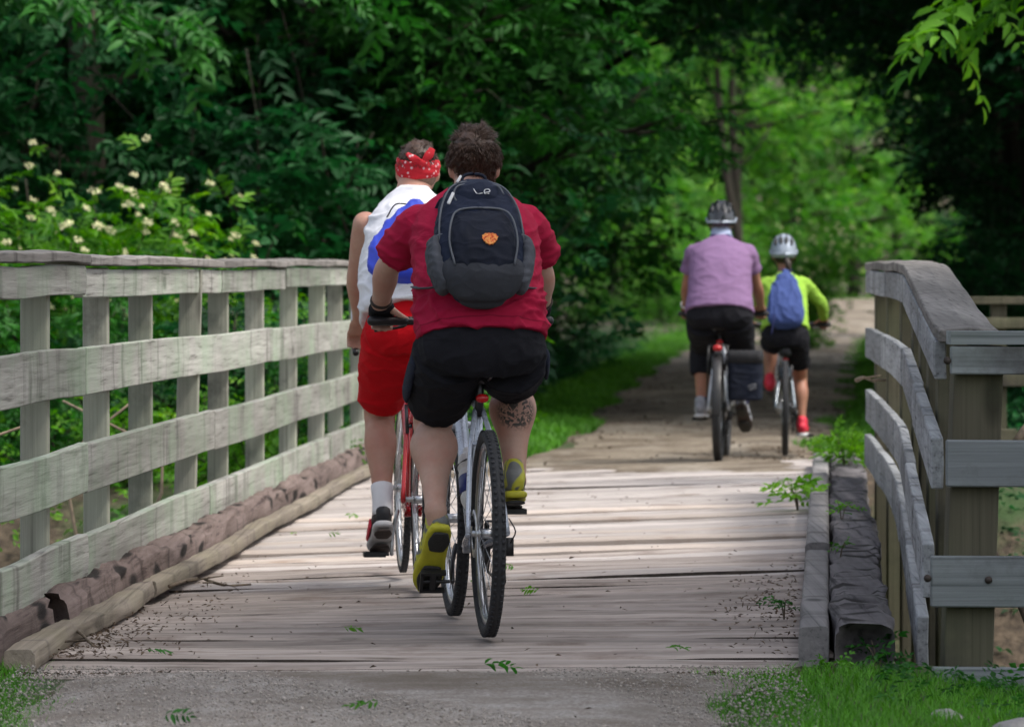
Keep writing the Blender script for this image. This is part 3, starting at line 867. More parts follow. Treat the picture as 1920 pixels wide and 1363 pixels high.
A_LOC, A_YAW = (-.08, 15.96, .0), 7.0
B_LOC, B_YAW = (-.354, 18.5, .0), 5.0
C_LOC, C_YAW = (1.333, 31.0, .028), -5.0
D_LOC, D_YAW = (1.862, 32.7, .008), -3.0
bikeA, *_ = make_bike('silver hybrid bicycle nearest, under the man in the crimson shirt', A_LOC, A_YAW, M['silver'], tw=.045, barw=.285, barz=1.045)
bikeB, *_ = make_bike('red road bicycle under the man in the white tank top', B_LOC, B_YAW, M['red_paint'], tw=.030, bars='drop', barw=.20, barz=1.02, bary=.90, saddle_z=.95, pdir=(-.15, -.985), big_brake=False)
bikeC, *_ = make_bike('white bicycle with rear rack under the woman in the purple shirt', C_LOC, C_YAW, M['white_paint'], tw=.058, barw=.26, barz=.95, bary=.80, saddle_z=.90, pdir=(.99, -.12), rackred=True, big_brake=False)
bikeD, *_ = make_bike('small grey bicycle under the girl in the lime green top', D_LOC, D_YAW, M['grey_paint'], Rw=.325, tw=.042, barw=.28, barz=.885, bary=.78, saddle_z=.78, pdir=(.12, .99), crank=.158, wb=.98, big_brake=False)
bikeC.location.z = .026; bikeD.location.z = .006

# saddle bag under the nearest saddle, and the bottle on the frame
sb = MB(); sb.loft([(0, -.06, 0), (0, 0, 0), (0, .07, .005)], [(.03, .028), (.045, .04), (.03, .03)], 14, 4, p=2.6)
o = sb.build('saddle_bag', M['cloth_black']); o.location = bikeD.matrix_basis @ Vector((0, .15, .705)); o.rotation_euler = (0, 0, R(D_YAW))
tag(o, 'small black saddle bag below the saddle of the girl in lime green', 'bag')
s2 = MB(); s2.box((0, -.062, .012), (.05, .006, .016)); s2.build('reflective_strip', plain('reflective_strip', (.5, .52, .55), .4), o)

M['bottle_white'] = plain('white_bottle', (.78, .79, .80), .35, var=.05)
M['bottle_blue'] = plain('blue_label', (.02, .035, .22), .4, var=.1)
bo = tag(empty('water_bottle'), 'white water bottle with blue label held in the nearest bicycle frame', 'bottle')
bo.parent = None
BBv, HBv = Vector((0, .43, .28)), Vector((0, .83, .73))
dn = (HBv - BBv).normalized(); up = Vector((0, -dn.z, dn.y))
p0 = BBv + dn * .14 + up * .062
Mw = bikeA.matrix_basis.copy()
bo.matrix_basis = Matrix.Translation(A_LOC) @ Matrix.Rotation(R(A_YAW), 4, 'Z') @ Matrix.Translation(p0) @ dn.to_track_quat('Z', 'X').to_matrix().to_4x4()
q = MB(); q.loft([(0, 0, 0), (0, 0, .02), (0, 0, .12), (0, 0, .135), (0, 0, .15), (0, 0, .185)], [.033, .037, .037, .032, .037, .034], 18, 3); q.build('bottle_body', M['bottle_white'], bo)
q = MB(); q.ring((0, 0, .03), .0372, [(0, 0), (.0008, 0), (.0008, .075), (0, .075)], 24, 'z'); q.build('label_band', M['bottle_blue'], bo)
q = MB(); q.loft([(0, 0, .186), (0, 0, .20), (0, 0, .215), (0, 0, .235)], [.033, .03, .014, .012], 16, 2); q.build('cap', M['bottle_white'], bo)
q = MB()
q.tube([BBv + dn * .16 + up * .022, BBv + dn * .34 + up * .022], .003, 6)
for s in (.17, .30): q.ring((0, 0, 0), 0, [(0, 0)] * 1, 1) if False else q.tube([BBv + dn * s + up * .022 + Vector((-.036, 0, 0)), BBv + dn * s + up * .06 + Vector((-.041, 0, 0)), BBv + dn * s + up * .105, BBv + dn * s + up * .06 + Vector((.041, 0, 0)), BBv + dn * s + up * .022 + Vector((.036, 0, 0))], .003, 6, 4)
q.build('bottle_cage', M['dark_steel'], bikeA)

# ------------------------------------------------------------------ people
def skinmat(name, col, red=(0.45, 0.16, 0.11), tattoo=None):
    m, nt, b = newmat(name)
    v = coords(nt, rand=False)
    c = mixc(nt, ramp(nt, noi(nt, v, 9, 4), [(.38, (0, 0, 0)), (.66, (.5,) * 3)]), col, red)
    c = mixc(nt, ramp(nt, noi(nt, v, 60, 3), [(.35, (.2,) * 3), (.6, (0, 0, 0))]), c, tuple(q * .7 for q in col))
    if tattoo:
        tc = nt.nodes.new('ShaderNodeTexCoord')
        dv = nd(nt, 'ShaderNodeVectorMath', {'operation': 'DISTANCE'}); nt.links.new(tc.outputs['Object'], dv.inputs[0]); dv.inputs[1].default_value = tattoo
        rad = ramp(nt, dv.outputs['Value'], [(.052, (1, 1, 1)), (.072, (0, 0, 0))])
        pat = ramp(nt, noi(nt, v, 46, 2, .5, 1.6), [(.47, (.95,) * 3), (.57, (.15,) * 3)])
        c = mixc(nt, mixc(nt, 1.0, rad, pat, 'MULTIPLY'), c, (.03, .032, .028))
    nt.links.new(c, b.inputs['Base Color'])
    b.inputs['Roughness'].default_value = .55
    b.inputs['Subsurface Weight'].default_value = .08
    b.inputs['Subsurface Radius'].default_value = (.02, .008, .005)
    bump(nt, b, noi(nt, v, 180, 3), .3, .003)
    return m

def cloth(name, col, var=.14, sheen=.2, rough=.9):
    m, nt, b = newmat(name)
    v = coords(nt, rand=False)
    c = ramp(nt, noi(nt, v, 7, 6, .6), [(.3, tuple(q * (1 - var) for q in col)), (.7, tuple(min(1, q * (1 + var)) for q in col))])
    nt.links.new(c, b.inputs['Base Color']); b.inputs['Roughness'].default_value = rough
    b.inputs['Specular IOR Level'].default_value = .2; b.inputs['Sheen Weight'].default_value = 0.0
    cr = mth(nt, 'ABSOLUTE', mth(nt, 'SUBTRACT', noi(nt, coords(nt, (4.5, 4.5, 10), False), 1.0, 2, .4, 1.0), .5))
    cr = mth(nt, 'POWER', mth(nt, 'SUBTRACT', 1.0, mth(nt, 'MULTIPLY', cr, 3.2, True)), 3.0)
    h = mth(nt, 'ADD', mth(nt, 'MULTIPLY', noi(nt, v, 420, 2), .25), mth(nt, 'ADD', mth(nt, 'MULTIPLY', noi(nt, coords(nt, (14, 14, 26), False), 1.0, 4, .5, .8), .8), cr))
    bump(nt, b, h, .26, .014)
    return m

def hairmesh(mb, hc, rad, n, ln, seed, zmin=-.3, face=.35, HW=.18):
    r = random.Random(seed); V = []; F_ = []; made = 0
    while made < n:
        z = r.uniform(zmin, 1); ph = r.uniform(0, 2 * math.pi); s = math.sqrt(max(0, 1 - z * z))
        d = Vector((s * math.cos(ph), s * math.sin(ph), z))
        if d.y > face and z < .55: continue
        if abs(d.x) > .80 and z < -.08: continue
        p_ = Vector((d.x * rad[0], d.y * rad[1], d.z * rad[2])) + Vector(hc)
        flow = Vector((0, -.35, -.75)) if z < .6 else Vector((noise.noise(d * 3) * .9, .5 + noise.noise(d * 4) * .7, -.1))
        cl = noise.noise_vector(d * 5 + Vector((seed, 0, 0))) * .55
        g = (d * HW + flow + cl + Vector((r.uniform(-.25, .25), r.uniform(-.25, .25), r.uniform(-.2, .2)))).normalized()
        L = ln * r.uniform(.6, 1.15) * (1.0 if z > 0 else .6)
        w = r.uniform(.0010, .0019)
        side = g.cross(d).normalized() if g.cross(d).length > .01 else Vector((1, 0, 0))
        b0 = len(V); mid = p_ + (d * .35 + g * .8).normalized() * L * .5; tip = mid + g * L * .55 - d * L * .08
        for q_, ww in ((p_ - d * .006, w), (mid, w * .9)):
            V += [q_ + side * ww, q_ - side * ww, q_ + d * ww]
        V.append(tip)
        for k_ in range(3):
            k2 = (k_ + 1) % 3
            F_.append((b0 + k_, b0 + k2, b0 + 3 + k2, b0 + 3 + k_)); F_.append((b0 + 3 + k_, b0 + 3 + k2, b0 + 6))
        made += 1
    mb.add(V, F_)

def shoe(person, heel, toe, upv, L, W, mat_u, mat_s, mat_t, patches=False, high=.0):
    heel, toe = Vector(heel), Vector(toe); d = (toe - heel).normalized(); upv = Vector(upv); upv = (upv - d * upv.dot(d)).normalized()
    x = d.cross(upv).normalized()
    def ringpts(lst, lift):
        return [heel + d * L * t + upv * (h + lift) for t, w, h in lst]
    U = [(0.0, .62, .036), (.1, .78, .046), (.3, .80, .048), (.5, .88, .040), (.72, 1.0, .031), (.9, .85, .024), (1.0, .5, .016)]
    mb = MB(); mb.loft(ringpts(U, .018), [(W * w, h) for t, w, h in U], 20, 3, xref=x, p=2.5)
    mb.loft([heel + d * L * .14 + upv * .06, heel + d * L * .17 + upv * (.115 + high)], [(.038, .05), (.036, .043)], 16, 2, xref=x, cap='round')
    up_ = link('shoe', fuse(mb, .005, 3, lambda p_, n_: .0012 * noise.noise(p_ * 60)), person); up_.data.materials.append(mat_u)
    S = [(-.02, .66, .013), (.1, .86, .014), (.3, .86, .013), (.5, .9, .012), (.72, 1.08, .012), (.9, .95, .011), (1.03, .5, .009)]
    sm = MB(); sm.loft(ringpts(S, .0), [(W * w, h) for t, w, h in S], 22, 3, xref=x, p=3.0)
    so = sm.build('sole', mat_s, up_)
    if patches:
        for (a, b_, wf) in ((.0, .28, .74), (.56, .95, .86)):
            tm = MB(); pts = [heel + d * L * lerp(a, b_, t) - upv * .0135 for t in (0, .5, 1)]
            tm.loft(pts, [(W * wf * .7, .006), (W * wf, .007), (W * wf * .7, .006)], 16, 4, xref=x, p=2.6); tm.build('tread', mat_t, up_)
        lc = MB()
        for t in (.42, .5, .58, .66): lc.tube([heel + d * L * t - x * W * .55 + upv * .085 * (1.15 - t), heel + d * L * t + upv * .1 * (1.2 - t), heel + d * L * t + x * W * .55 + upv * .085 * (1.15 - t)], .003, 5, 3)
        lc.build('lace', mat_s, up_)
    return up_

def make_person(S):
    loc, yaw = S['loc'], S['yaw']
    vox = S.get('vox', .008)
    sk = S['skin']
    B = MB()
    T = S['torso']
    T = T[1:]
    B.loft([(0, t[0], t[1]) for t in T], [(t[2] * (.93 if i else .74), t[3] * (.93 if i else .70)) for i, t in enumerate(T)], 28, 4, p=2.3, cap='flat')
    hc = Vector(S['head']); hr = S['hr']
    tn = T[-1]
    B.loft([(0, tn[0] - .01, tn[1] - .04), (hc.x * .5, lerp(tn[0], hc.y, .5), lerp(tn[1], hc.z, .4)), (hc.x, hc.y - .015, hc.z - .03)], [S['neck'] * 1.15, S['neck'], S['neck']], 18, 3)
    B.ball(hc, hr, 24, 16)
    B.ball(hc + Vector((0, hr[1] * .35, -hr[2] * .45)), (hr[0] * .78, hr[1] * .62, hr[2] * .58), 20, 12)
    B.ball(hc + Vector((0, hr[1] * 1.0, -hr[2] * .18)), (.013, .02, .022), 10, 8)
    B.ball(hc + Vector((0, hr[1] * .92, -hr[2] * .55)), (.024, .012, .009), 10, 8)
    for s in (-1, 1):
        B.ball(hc + Vector((s * hr[0] * 1.03, -.005, -hr[2] * .12)), (.011, .02, .032), 10, 8, Matrix.Rotation(s * R(18), 3, 'Z'))
        B.ball(hc + Vector((s * .032, hr[1] * .84, hr[2] * .12)), (.022, .012, .01), 8, 6)
    side = {-1: 'L', 1: 'R'}
    for s in (-1, 1):
        k = side[s]
        sh, el, wr, gr = (Vector(S['arm' + k][i]) for i in range(4))
        ar = S['armr']
        B.loft([sh, sh.lerp(el, .35), sh.lerp(el, .8), el, el.lerp(wr, .28), el.lerp(wr, .7), wr], [ar * 1.05, ar, ar * .82, ar * .8, ar * .84, ar * .65, (ar * .62, ar * .5)], 18, 3)
        # hand around the grip: palm, four fingers, thumb
        hs = S.get('hand', 1.0)
        kn = gr + Vector((0, .012, .03)) * hs
        B.loft([wr, wr.lerp(kn, .5) + Vector((0, 0, .006)), kn], [(.029 * hs, .021 * hs), (.039 * hs, .018 * hs), (.042 * hs, .014 * hs)], 16, 3)
        for i, (dx, fl) in enumerate(((-.033, .92), (-.011, 1.05), (.011, 1.0), (.033, .82))):
            b0 = gr + Vector((s * dx * hs, 0, 0))
            B.loft([b0 + Vector((0, .0, .032)) * hs, b0 + Vector((0, .034 * fl, .02)) * hs, b0 + Vector((0, .042 * fl, -.012)) * hs, b0 + Vector((0, .016, -.032 * fl)) * hs], [.0105 * hs, .01 * hs, .0092 * hs, .008 * hs], 10, 3)
        tb = wr.lerp(kn, .45) + Vector((-s * .03 * hs, 0, 0))
        B.loft([tb, gr + Vector((-s * .062, -.012, .018)) * hs, gr + Vector((-s * .088, .002, .006)) * hs], [.014 * hs, .0115 * hs, .009 * hs], 10, 3)
        hp, kn_, an = (Vector(S['leg' + k][i]) for i in range(3))
        lr = S['legr']
        B.loft([hp + Vector((-s * .03, .05, .04)), hp.lerp(kn_, .3), hp.lerp(kn_, .6), kn_], [lr * .62, lr * .9, lr * 1.02, lr * .86], 20, 4)
        back = (an - kn_).cross(Vector((1, 0, 0))).normalized()
        if back.y > 0: back = -back
        cf = S.get('calf', 1.0)
        B.loft([kn_ - back * .008, kn_.lerp(an, .18) + back * .01, kn_.lerp(an, .36) + back * .018 * cf, kn_.lerp(an, .62) + back * .008, an.lerp(kn_, .08), an], [lr * .84, lr * .82, lr * .9 * cf, lr * .66, lr * .47, lr * .5], 20, 4)
        for q_ in (-1, 1):     # the two heads of the calf muscle
            ox = Vector((q_ * lr * .30, 0, 0)); lo = .44 if q_ == s else .50
            B.loft([kn_.lerp(an, .08) + back * lr * .42 + ox * .8, kn_.lerp(an, .27) + back * lr * .62 * cf + ox, kn_.lerp(an, lo) + back * lr * .40 + ox * .8], [lr * .26, lr * .44, lr * .22], 12, 4)
        he, to = Vector(S['foot' + k][0]), Vector(S['foot' + k][1])
        fd_ = (to - he).normalized(); fu = Vector((0, -fd_.z, fd_.y)).normalized()
        B.loft([an, he.lerp(to, .15) + fu * .05, he.lerp(to, .6) + fu * .035, he.lerp(to, .92) + fu * .022], [lr * .5, .034, .034, .024], 14, 3)
    me = fuse(B, vox, 4)
    P = link('person', me, None, loc, (0, 0, R(yaw))); me.materials.append(sk)
    tag(P, S['label'], 'person')
    # eyes
    for s in (-1, 1):
        e = MB(); e.ball(hc + Vector((s * .031, hr[1] * .86, hr[2] * .03)), .0115, 10, 8); e.build('eye', M['eye'], P)
    return P

def wrinkle(a, sx, sy, sz, sk=0.0, seed=0):
    def f(p_, n_):
        q = Vector((p_.x * sx + p_.z * sk, p_.y * sy + seed, p_.z * sz - p_.x * sk * .6))
        return a * (noise.noise(q) * .7 + 1.1 * (1 - min(1, abs(noise.noise(q * 1.5 + Vector((3, 1, 7)))) * 2.4)) ** 2 - .3)
    return f

def garment(P, name, parts, mat, vox=.008, it=5, disp=None, fl='flat'):
    mb = MB()
    for path, rad, p in parts: mb.loft(path, rad, 28, 4, p=p, cap=fl)
    me = fuse(mb, vox, it, disp); me.materials.append(mat)
    return link(name, me, P)

M['eye'] = plain('eye_white', (.7, .7, .7), .2)
M['skin_a'] = skinmat('skin_near_man', (.52, .325, .25), tattoo=(.152, .475, .735))
M['skin_b'] = skinmat('skin_tan', (.52, .30, .22))
M['skin_c'] = skinmat('skin_brown', (.33, .165, .10))
M['crimson'] = cloth('crimson_cotton', (.36, .009, .044), .09)
nt = M['crimson'].node_tree; b = nt.nodes['Principled BSDF']       # stitched hems of the shirt
src = b.inputs['Base Color'].links[0].from_socket
tc = nt.nodes.new('ShaderNodeTexCoord'); ab = nd(nt, 'ShaderNodeVectorMath', {'operation': 'ABSOLUTE'}); nt.links.new(tc.outputs['Object'], ab.inputs[0])
for nrm, dd in (((0, .32, .95), .32 * .185 + .95 * .985 + .026), ((.345, .71, -.61), .345 * .252 + .71 * .592 - .61 * 1.272 - .014)):
    dp = nd(nt, 'ShaderNodeVectorMath', {'operation': 'DOT_PRODUCT'}); nt.links.new(ab.outputs[0], dp.inputs[0]); dp.inputs[1].default_value = nrm
    ln_ = ramp(nt, mth(nt, 'ABSOLUTE', mth(nt, 'SUBTRACT', dp.outputs['Value'], dd)), [(.0018, (.75,) * 3), (.0035, (0, 0, 0))])
    src = mixc(nt, ln_, src, (.13, .003, .014))
nt.links.new(src, b.inputs['Base Color'])
M['short_black'] = cloth('black_shorts', (.012, .012, .016), .25, .05)
M['navy_panel'] = cloth('navy_panel', (.02, .024, .04), .2, .1)
M['white_cloth'] = cloth('white_jersey', (.80, .80, .84), .04)
M['red_cloth'] = cloth('red_shorts', (.55, .004, .010), .08, .1)
M['purple'] = cloth('purple_jersey', (.225, .135, .255), .08)
M['lime'] = cloth('lime_jersey', (.28, .49, .06), .08)
M['navy_cloth'] = cloth('navy_collar', (.03, .035, .11), .1)
M['blue_cloth'] = cloth('blue_bag', (.055, .085, .24), .12)
M['royal'] = plain('royal_blue_nylon', (.03, .06, .55), .45, var=.12, vs=9, bs=.25, bsc=40)
M['hair_brown'] = plain('brown_hair', (.065, .034, .021), .5, var=.45, vs=40)
M['hair_dark'] = plain('dark_hair', (.03, .018, .012), .5, var=.45, vs=40)
M['yellow_shoe'] = plain('yellow_rubber', (.50, .47, .03), .6, var=.15, vs=30)
M['tread'] = plain('black_tread', (.02, .02, .018), .7, var=.3, vs=50, bs=.6, bsc=120)
M['sock'] = cloth('white_sock', (.78, .78, .80), .04)
M['shoe_black'] = plain('black_shoe', (.025, .026, .03), .6, var=.3, vs=25)
M['shoe_white'] = plain('white_sole', (.62, .62, .63), .5, var=.1)
M['shoe_grey'] = plain('grey_shoe', (.30, .30, .33), .6, var=.5, vs=18)
M['shoe_dk'] = plain('brown_outsole', (.05, .035, .03), .7, var=.3, vs=30)
M['shoe_red'] = plain('red_shoe', (.62, .02, .05), .6, var=.1)
m, nt, b = newmat('grey_yellow_shoe'); M['shoe_gy'] = m
v = coords(nt, rand=False)
c = ramp(nt, noi(nt, v, 11, 2, .4, .8), [(.47, (.16, .165, .16)), (.50, (.46, .44, .035)), (.60, (.52, .50, .05)), (.63, (.13, .135, .13))])
nt.links.new(c, b.inputs['Base Color']); b.inputs['Roughness'].default_value = .65

# --- the nearest rider
TA = [(.20, .88, .165, .125), (.20, .97, .205, .165), (.245, 1.08, .208, .172), (.315, 1.20, .207, .165), (.39, 1.31, .212, .15), (.45, 1.405, .185, .115), (.485, 1.465, .10, .085), (.50, 1.49, .07, .07)]
A = dict(label='man in crimson shirt and black shorts riding nearest with a backpack', loc=A_LOC, yaw=A_YAW, skin=M['skin_a'], torso=TA, head=(.02, .585, 1.582), hr=(.077, .096, .116), neck=.062,
         armL=[(-.182, .455, 1.375), (-.275, .65, 1.225), (-.283, .80, 1.10), (-.272, .83, 1.045)], armR=[(.182, .455, 1.375), (.262, .62, 1.205), (.283, .80, 1.10), (.272, .83, 1.045)], armr=.054,
         legL=[(-.10, .22, .92), (-.125, .575, .70), (-.150, .235, .415)], legR=[(.10, .22, .92), (.150, .615, .86), (.145, .43, .50)], legr=.080, calf=1.16,
         footL=[(-.138, .185, .345), (-.170, .372, .135)], footR=[(.14, .385, .445), (.15, .665, .41)], vox=.007)
PA = make_person(A)
sleeve = lambda s: ([(s * .11, .43, 1.36), (s * .178, .455, 1.375), (s * .222, .53, 1.325), (s * .252, .592, 1.272)], [.078, .074, .070, .073], 2.0)
def folds(p_):
    ax = abs(p_.x)                      # creases pulled from the bag to the waist, and across the shoulder blades
    a = max(0.0, math.sin(((p_.z - 1.1) + .75 * (ax - .1) + .02 * noise.noise(p_ * 9)) * 105)) ** 2
    b_ = max(0.0, math.sin(((p_.z - 1.3) - .55 * (ax - .1) + .02 * noise.noise(p_ * 8)) * 95)) ** 2
    return .0075 * a * sstep(.07, .17, ax) * sstep(1.01, 1.05, p_.z) * (1 - sstep(1.13, 1.2, p_.z)) + .0055 * b_ * sstep(.1, .17, ax) * sstep(1.19, 1.25, p_.z) * (1 - sstep(1.35, 1.42, p_.z))
wr1 = wrinkle(.016, 5, 5, 12, 8, 2)
garment(PA, 'shirt', [([(0, .185, .985), (0, .20, 1.03), (0, .245, 1.10), (0, .315, 1.21), (0, .39, 1.32), (0, .445, 1.40), (0, .483, 1.462), (0, .497, 1.49)], [(.224, .186), (.222, .184), (.220, .186), (.217, .177), (.22, .163), (.196, .13), (.118, .098), (.082, .08)], 2.3), sleeve(-1), sleeve(1)], M['crimson'], .007, 4,
        lambda p_, n_: folds(p_) + wr1(p_, n_) * (lerp(.9, .22, sstep(1.12, 1.28, p_.z)) if p_.z > 1.06 else lerp(.3, .9, sstep(1.0, 1.06, p_.z))))
hem = MB(); n = 60
ringp = [(.224 * math.copysign(abs(math.cos(a)) ** .87, math.cos(a)), .183 + .183 * math.copysign(abs(math.sin(a)) ** .87, math.sin(a)) * .93, .992 - .02 * math.sin(a) * 4 * .12) for a in np.linspace(0, 2 * math.pi, n, endpoint=False)]
def thigh(h, k_, t0, t1, r0, r1, r2):
    h, k_ = Vector(h), Vector(k_); return ([h.lerp(k_, t0), h.lerp(k_, lerp(t0, t1, .5)), h.lerp(k_, t1)], [r0, r1, r2], 2.2)
wr2 = wrinkle(.006, 9, 5, 9, 4, 9)
garment(PA, 'shorts', [([(0, .205, .875), (0, .20, .94), (0, .21, 1.02), (0, .235, 1.06)], [(.17, .135), (.216, .178), (.214, .175), (.20, .16)], 2.4),
                        thigh((-.105, .23, .925), (-.128, .575, .70), -.1, .66, (.125, .13), (.122, .118), (.112, .108)), thigh((.105, .23, .925), (.150, .615, .85), -.1, .66, (.122, .13), (.115, .118), (.106, .112))], M['short_black'], .008, 4, wr2)
for s, hp, kn in ((-1, (-.105, .23, .925), (-.128, .575, .70)), (1, (.105, .23, .925), (.15, .615, .85))):
    a_, b2 = Vector(hp), Vector(kn)
    pn = MB(); pts = [a_.lerp(b2, t) + Vector((s * .118, -.03, .005)) for t in (.05, .3, .55)]
    pn.loft(pts, [(.012, .03), (.013, .05), (.012, .045)], 12, 3); pn.build('side_panel', M['navy_panel'], PA)
hm = MB(); hc = Vector(A['head'])
hm.ball(hc + Vector((0, -.010, .022)), (.083, .098, .108), 24, 16)
hairmesh(hm, hc + Vector((0, -.012, .016)), (.081, .097, .113), 6500, .042, 4, -.62)
hm.build('hair', M['hair_brown'], PA)
shoe(PA, A['footL'][0], A['footL'][1], (0, .76, .65), .285, .050, M['shoe_gy'], M['yellow_shoe'], M['tread'], True)
shoe(PA, A['footR'][0], A['footR'][1], (0, .1, 1), .285, .050, M['shoe_gy'], M['yellow_shoe'], M['tread'], True)
for s in (-1, 1):
    wr = Vector(A['armL' if s < 0 else 'armR'][2]); gr = Vector(A['armL' if s < 0 else 'armR'][3]); kn = gr + Vector((0, .012, .03))
    g = MB(); g.loft([wr.lerp(kn, .05), wr.lerp(kn, .5) + Vector((0, 0, .006)), kn + Vector((0, .01, -.004))], [(.036, .029), (.046, .026), (.049, .024)], 18, 3)
    for dx in (-.033, -.011, .011, .033): g.loft([gr + Vector((dx, 0, .032)), gr + Vector((dx, .03, .022))], [.0135, .0125], 10, 2, cap='flat')
    me = fuse(g, .004, 3); me.materials.append(M['short_black']); link('glove', me, PA)
    w = MB(); w.ring((0, 0, 0), .036, [(-.003, -.006), (.003, -.006), (.003, .006), (-.003, .006)], 24, 'z')
    el = Vector(A['armL' if s < 0 else 'armR'][1]); ob = w.build('wrist_band', M['hair_dark'], PA); ob.location = wr.lerp(el, .12); ob.rotation_euler = (el - wr).to_track_quat('Z', 'Y').to_euler(); ob.scale = (1.0, .86, 1)

# --- the rider in white
TB = [(.20, .92, .155, .12), (.20, 1.00, .19, .16), (.24, 1.10, .205, .185), (.31, 1.22, .20, .175), (.39, 1.34, .19, .145), (.46, 1.43, .17, .11), (.50, 1.495, .10, .085), (.52, 1.53, .068, .068)]
Bd = dict(label='man in white tank top and red shorts with a red bandana', loc=B_LOC, yaw=B_YAW, skin=M['skin_b'], torso=TB, head=(.03, .585, 1.622), hr=(.076, .094, .11), neck=.066,
          armL=[(-.182, .465, 1.415), (-.212, .62, 1.20), (-.185, .85, 1.03), (-.192, .915, .945)], armR=[(.182, .465, 1.415), (.212, .62, 1.20), (.185, .85, 1.03), (.192, .915, .945)], armr=.05,
          legL=[(-.095, .22, .95), (-.128, .52, .665), (-.125, .315, .30)], legR=[(.095, .22, .95), (.13, .62, .86), (.12, .42, .52)], legr=.072,
          footL=[(-.125, .265, .225), (-.13, .50, .115)], footR=[(.125, .36, .47), (.13, .62, .47)], vox=.008)
PB = make_person(Bd)
wr3 = wrinkle(.009, 5, 5, 11, -5, 5)
garment(PB, 'tank_top', [([(0, .19, 1.035), (0, .225, 1.10), (0, .31, 1.225), (0, .39, 1.34), (0, .452, 1.43), (0, .49, 1.50), (0, .505, 1.53)], [(.222, .20), (.230, .215), (.216, .195), (.195, .163), (.170, .128), (.108, .10), (.084, .085)], 2.3)], M['white_cloth'], .008, 4, wr3)
garment(PB, 'shorts', [([(0, .20, .90), (0, .20, .96), (0, .20, 1.02), (0, .21, 1.045)], [(.17, .13), (.208, .172), (.205, .175), (.19, .165)], 2.4), thigh((-.10, .23, .94), (-.128, .52, .665), -.1, .80, (.118, .12), (.108, .108), (.096, .098)), thigh((.10, .23, .94), (.13, .62, .86), -.1, .78, (.118, .12), (.108, .108), (.098, .098))], M['red_cloth'], .008, 4, wr2)
hm = MB(); hc = Vector(Bd['head']); hm.ball(hc + Vector((0, -.006, .03)), (.078, .096, .092), 24, 16); hairmesh(hm, hc + Vector((0, -.008, .02)), (.077, .094, .098), 1600, .026, 8, .05); hm.build('hair', M['hair_brown'], PB)
st = MB(); st.ball(hc + Vector((0, -.012, -.004)), (.0775, .0955, .085), 24, 16); st.build('cropped_hair', plain('stubble', (.22, .14, .10), .8, var=.25, vs=90), PB)
m, nt, b = newmat('red_bandana'); M['bandana'] = m
v = coords(nt, rand=False); vo = nd(nt, 'ShaderNodeTexVoronoi', Vector=v, Scale=48.0)
c = mixc(nt, ramp(nt, vo.outputs['Distance'], [(.12, (.9,) * 3), (.34, (0, 0, 0))]), (.55, .008, .02), (.80, .62, .66))
nt.links.new(c, b.inputs['Base Color']); b.inputs['Roughness'].default_value = .8
bn = MB(); hx = hc + Vector((0, -.004, .0))
bn.loft([hx + Vector((0, .004, -.012)), hx + Vector((0, -.004, .022)), hx + Vector((0, -.01, .052))], [(.0885, .106), (.0895, .108), (.082, .10)], 30, 3, cap='flat', p=2.0)
bn2 = fuse(bn, .005, 3, lambda p_, n_: .004 * noise.noise(Vector((p_.x * 20, p_.y * 20, p_.z * 90)))); bn2.materials.append(M['bandana']); bo_ = link('bandana', bn2, PB)
kt = MB(); kt.ball(hx + Vector((.012, -.106, .03)), (.02, .014, .016), 12, 8)
kt.loft([hx + Vector((.012, -.108, .032)), hx + Vector((.035, -.114, .058)), hx + Vector((.05, -.108, .086))], [(.008, .007), (.018, .005), (.012, .003)], 10, 4)
kt.loft([hx + Vector((.012, -.108, .032)), hx + Vector((-.02, -.114, .044)), hx + Vector((-.05, -.108, .066))], [(.008, .007), (.016, .005), (.008, .003)], 10, 4)
kt.build('knot', M['bandana'], bo_)
for k_ in 'LR':
    he, to = Bd['foot' + k_]
    shoe(PB, he, to, (0, .3 if k_ == 'L' else 0, 1), .275, .048, M['shoe_black'], M['shoe_white'], M['shoe_dk'], True)
    an = Vector(Bd['leg' + k_][2]); kn = Vector(Bd['leg' + k_][1])
    sk_ = MB(); sk_.loft([an - Vector((0, 0, .03)), an.lerp(kn, .06), an.lerp(kn, .22)], [.042, .041, .045], 18, 3, cap='flat'); sk_.build('sock', M['sock'], PB)
    rp = MB(); rp.loft([Vector(he).lerp(Vector(to), .3) + Vector((-.047 if k_ == 'L' else .047, 0, .045)), Vector(he).lerp(Vector(to), .75) + Vector((-.05 if k_ == 'L' else .05, 0, .03))], [(.006, .022), (.006, .014)], 10, 3); rp.build('shoe_stripe', M['shoe_red'], PB)

# --- the woman in purple
TC = [(.17, .86, .17, .13), (.17, .95, .212, .17), (.20, 1.06, .20, .16), (.25, 1.18, .195, .15), (.31, 1.30, .19, .13), (.35, 1.385, .16, .10), (.375, 1.44, .08, .07), (.385, 1.46, .055, .055)]
Cd = dict(label='woman in purple shirt, black capri trousers and black helmet riding ahead', loc=C_LOC, yaw=C_YAW, skin=M['skin_c'], torso=TC, head=(.0, .43, 1.555), hr=(.072, .09, .105), neck=.052,
          armL=[(-.172, .345, 1.36), (-.228, .49, 1.13), (-.248, .72, .99), (-.245, .765, .945)], armR=[(.172, .345, 1.36), (.235, .49, 1.12), (.248, .72, .99), (.245, .765, .945)], armr=.046,
          legL=[(-.10, .20, .90), (-.125, .60, .74), (-.135, .52, .36)], legR=[(.10, .20, .90), (.135, .53, .65), (.145, .20, .40)], legr=.074, calf=.86,
          footL=[(-.14, .43, .27), (-.14, .69, .265)], footR=[(.14, .13, .345), (.165, .33, .195)], vox=.01)
PC = make_person(Cd)
